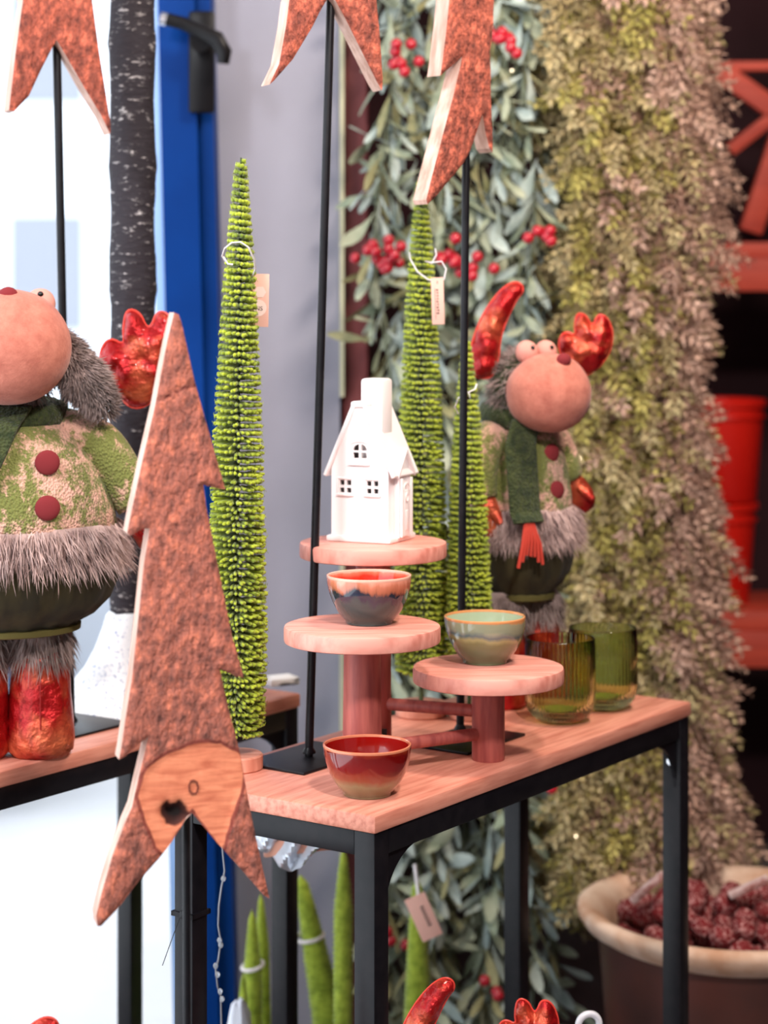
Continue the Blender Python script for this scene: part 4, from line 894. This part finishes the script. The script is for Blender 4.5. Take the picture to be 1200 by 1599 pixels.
# ------------------------------------------------------------------ things below the front console
def small_tree(px, py, Y, R_, lean, label, taper=.1):
    top = PX(px, py, Y); h_ = top.z-.12
    t = thing('wrapped_bristle_tree', label, 'tree ornament', (top.x-lean, Y, .1), 0, 'wrapped bristle trees below the console')
    prof = []; nr = int(h_/.0085)
    for i in range(nr*2):
        tt = i/(nr*2); z = h_*tt; q_ = (h_-z)/taper; rr_ = R_*min(1, .22+.78*min(1, q_)**.7)*(1.0 if i % 2 else .84)*min(1, .3+(h_-z)/.012)
        prof.append((rr_, z))
    prof.append((0, h_+.005))
    sh = Matrix.Identity(4); sh[0][2] = lean/h_
    MB().lathe(prof, 30, mat=sh @ Matrix.Translation((0, 0, .02)), fn=lambda a, z: 1+.10*noise.noise(Vector((math.cos(a)*5, math.sin(a)*5, z*200)))).build('bristles', mbristle2, t, angle=180)
    MB().lathe([(0, 0), (R_*1.2, 0), (R_*1.2, .018), (R_, .02), (0, .02)], 30).build('wooden_base', mpale, t)
    return t, h_, lean
def band(t, z, r, lean_x):
    MB().tube([(lean_x+r*math.cos(a), r*math.sin(a), z+.004*math.sin(a+1)) for a in [2*PI*k/24 for k in range(25)]], .0035, 8).build('white_tie', mstring, t)
stb = MB().bbox((-.06, 3.43, .05), (.38, .28, .10), .004).build('low_plinth', M('plinth_grey', srgb(90, 88, 92), rough=.7)); tag(stb, 'low grey plinth carrying the wrapped trees, below the view', 'plinth')
ta = small_tree(408, 1398, 3.42, .013, -.01, 'wrapped lime tree nearest the blue frame, taller of that pair', .09)
ta2 = small_tree(394, 1424, 3.36, .016, -.004, 'wrapped lime tree with white tie left of the rear black leg'); band(ta2[0], CAMZ-(1508-CY)/F*3.36-.1, .0175, -.003)
tb = small_tree(380, 1522, 3.30, .012, .0, 'shortest wrapped lime tree, next to the white bag')
tc_ = small_tree(474, 1370, 3.40, .040, -.08, 'leaning wrapped lime tree with white tie between the black legs', .42); band(tc_[0], CAMZ-(1462-CY)/F*3.4-.1, .024, -.07)
td = small_tree(537, 1328, 3.30, .017, .002, 'straight wrapped lime tree just left of the front corner leg', .10)
te = small_tree(652, 1376, 3.42, .033, -.004, 'wrapped lime tree with salmon tag under the front console', .35)
tg = MB().bbox((0, 0, 0), (.036, .001, .075), .0004).build('price_tag', mtag, te[0]); tg.matrix_local = Matrix.Translation(PX(662, 1432, 3.30)-te[0].location) @ Matrix.Rotation(-.42, 4, 'Y')
k = MB()
for i in range(7): k.box((.004, -.0008, .016-i*.0052), (.006, .0004, .003))
k.build('print', mink, tg, False)
MB().tube([PX(648, 1350, 3.36)-te[0].location, PX(652, 1385, 3.34)-te[0].location, PX(654, 1400, 3.31)-te[0].location], .003, 8).build('string', mstring, te[0])
wb = MB().ball((0, 0, .12), (.024, .024, .10), 24, fn=lambda d: 1+.15*noise.noise(d*3)).build('white_bag', M('white_cloth', srgb(235, 238, 248), rough=.8), None, loc=PX(374, 1610, 3.2)-Vector((0, 0, .17))); tag(wb, 'white cloth bag at the bottom beside the shortest wrapped tree', 'bag')
# crumpled film hanging around a pale board under the front console
q0 = PX(455, 1300, 2.90)
pf = thing('film_wrapped_board', 'wooden board wrapped in crumpled clear film under the front console', 'parcel', q0)
MB().bbox((.01, 0, -.012), (.10, .07, .022), .003, mat=Matrix.Rotation(-.12, 4, 'Y')).build('board', mpale, pf)
m = MB(); vs = []; fs = []; nu, nv_ = 26, 12
for j in range(nv_):
    for i in range(nu):
        a = i/(nu-1); x = -.065+.13*a; z = .02-.07*j/(nv_-1)*(1-.55*abs(a-.5)*2*(j/(nv_-1))); vs.append((x*(1-.35*j/(nv_-1)), -.05+.022*abs(((x*21+j*.09) % 1)-.5)*2, z+.006*noise.noise(Vector((x*40, 5, j*.3)))))
for j in range(nv_-1):
    for i in range(nu-1): a = j*nu+i; fs.append((a, a+1, a+nu+1, a+nu))
m.add(vs, fs); o = m.build('clear_film', M('crinkled_film', (.75, .8, .88), rough=.15, metal=.35, coat=.6, bump=.2, bscale=25, dist=.01), pf, angle=18)
# thin light string
lw = thing('light_string', 'thin silver wire of tiny lights dangling before the blue frame', 'string light', PX(347, 1300, 2.75))
wp_ = [PX(x, y, 2.75)-lw.location for x, y in ((347, 1270), (348, 1330), (351, 1360), (346, 1385), (342, 1415), (341, 1445), (345, 1470), (341, 1500), (337, 1512), (340, 1540), (345, 1556), (346, 1600), (345, 1700))]
MB().tube(wp_, .0013, 6).build('wire', mwire, lw)
for (x, y) in ((343, 1468), (345, 1476), (337, 1508), (340, 1522), (344, 1548), (349, 1372), (347, 1560)): MB().ball(PX(x, y, 2.745)-lw.location, (.0035, .003, .0045), 10).build('bulb', mplastic, lw)
# cable tie on the rear leg of the front console
c_ = T1.location+U*(.003+.015)+V*(.32-.018); zt_ = CAMZ-(1424-CY)/F*c_.y
ct = thing('cable_tie', 'black cable tie around the rear leg with a thin dangling thread', 'cable tie', (c_.x, c_.y, zt_), RZT)
e_ = .0165; sm_ = MB()
for (cx, cy, a, b_) in ((0, -e_, .036, .003), (0, e_, .036, .003), (-e_, 0, .003, .036), (e_, 0, .003, .036)): sm_.box((cx, cy, 0), (a, b_, .006))
sm_.build('strap', black, ct, False)
MB().bbox((-e_-.003, -.004, .002), (.006, .008, .010), .001).build('lock', black, ct)
MB().tube([(-e_-.004, .0, 0), (-e_-.012, .008, -.03), (-e_-.025, .012, -.06)], .0005, 4).build('thread', black, ct)
# further moose dolls whose antlers reach into the bottom of the frame
def lower_moose(src, loc, s_, rz_, label):
    c_ = copy_tree(src); c_.location = loc; c_.scale = (s_, s_, s_); c_.rotation_euler.z = rz_; c_['label'] = label; return c_
tp = PX(712, 1526, 2.60)
lower_moose(MR, (tp.x-.006*.9, 2.62, 0), tp.z/.642, math.radians(33), 'moose doll under the front console, only its red antlers showing')
tp = PX(92, 1586, 2.3)
lower_moose(MR, (tp.x-.004, 2.32, 0), tp.z/.642, math.radians(33), 'moose doll below the left edge, only one antler tip showing')
# white lantern with ring handle at the bottom
q = PX(920, 1600, 2.75); ln = thing('ring_lantern', 'white metal lantern, only its ring handle visible at the bottom', 'lantern', (q.x, q.y, q.z-.30))
mwm = M('white_enamel_metal', srgb(225, 225, 232), rough=.25, coat=.5)
MB().tube(loop_pts((0, 0, .30), (.0145, .004, 0), (0, 0, .0145), 30), .0048, 12).build('ring', mwm, ln)
MB().lathe([(.07, 0), (.072, .01), (.066, .012)], 32).build('base', mwm, ln)
MB().lathe([(.072, .2), (.07, .21), (.03, .26), (.01, .275), (.006, .285), (0, .287)], 32).build('lid', mwm, ln)
for k in range(4):
    a = k*PI/2+.4; MB().tube([(.062*math.cos(a), .062*math.sin(a), .01), (.062*math.cos(a), .062*math.sin(a), .203)], .004, 8).build('pillar', mwm, ln)
# small things on the rear console's right end
q = ON(438, 1068); q.z = TZ
o = MB().bbox((0, 0, .006), (.05, .04, .012), .002, mat=Matrix.Rotation(.5, 4, 'Z')).build('birch_block', M('birch_bark', srgb(236, 232, 230), srgb(70, 64, 64), 30, rough=.7, lo=.5, hi=.6, stretch=(1, 1, 4)), None, loc=q); tag(o, 'small white birch block on the right end of the rear console', 'block')
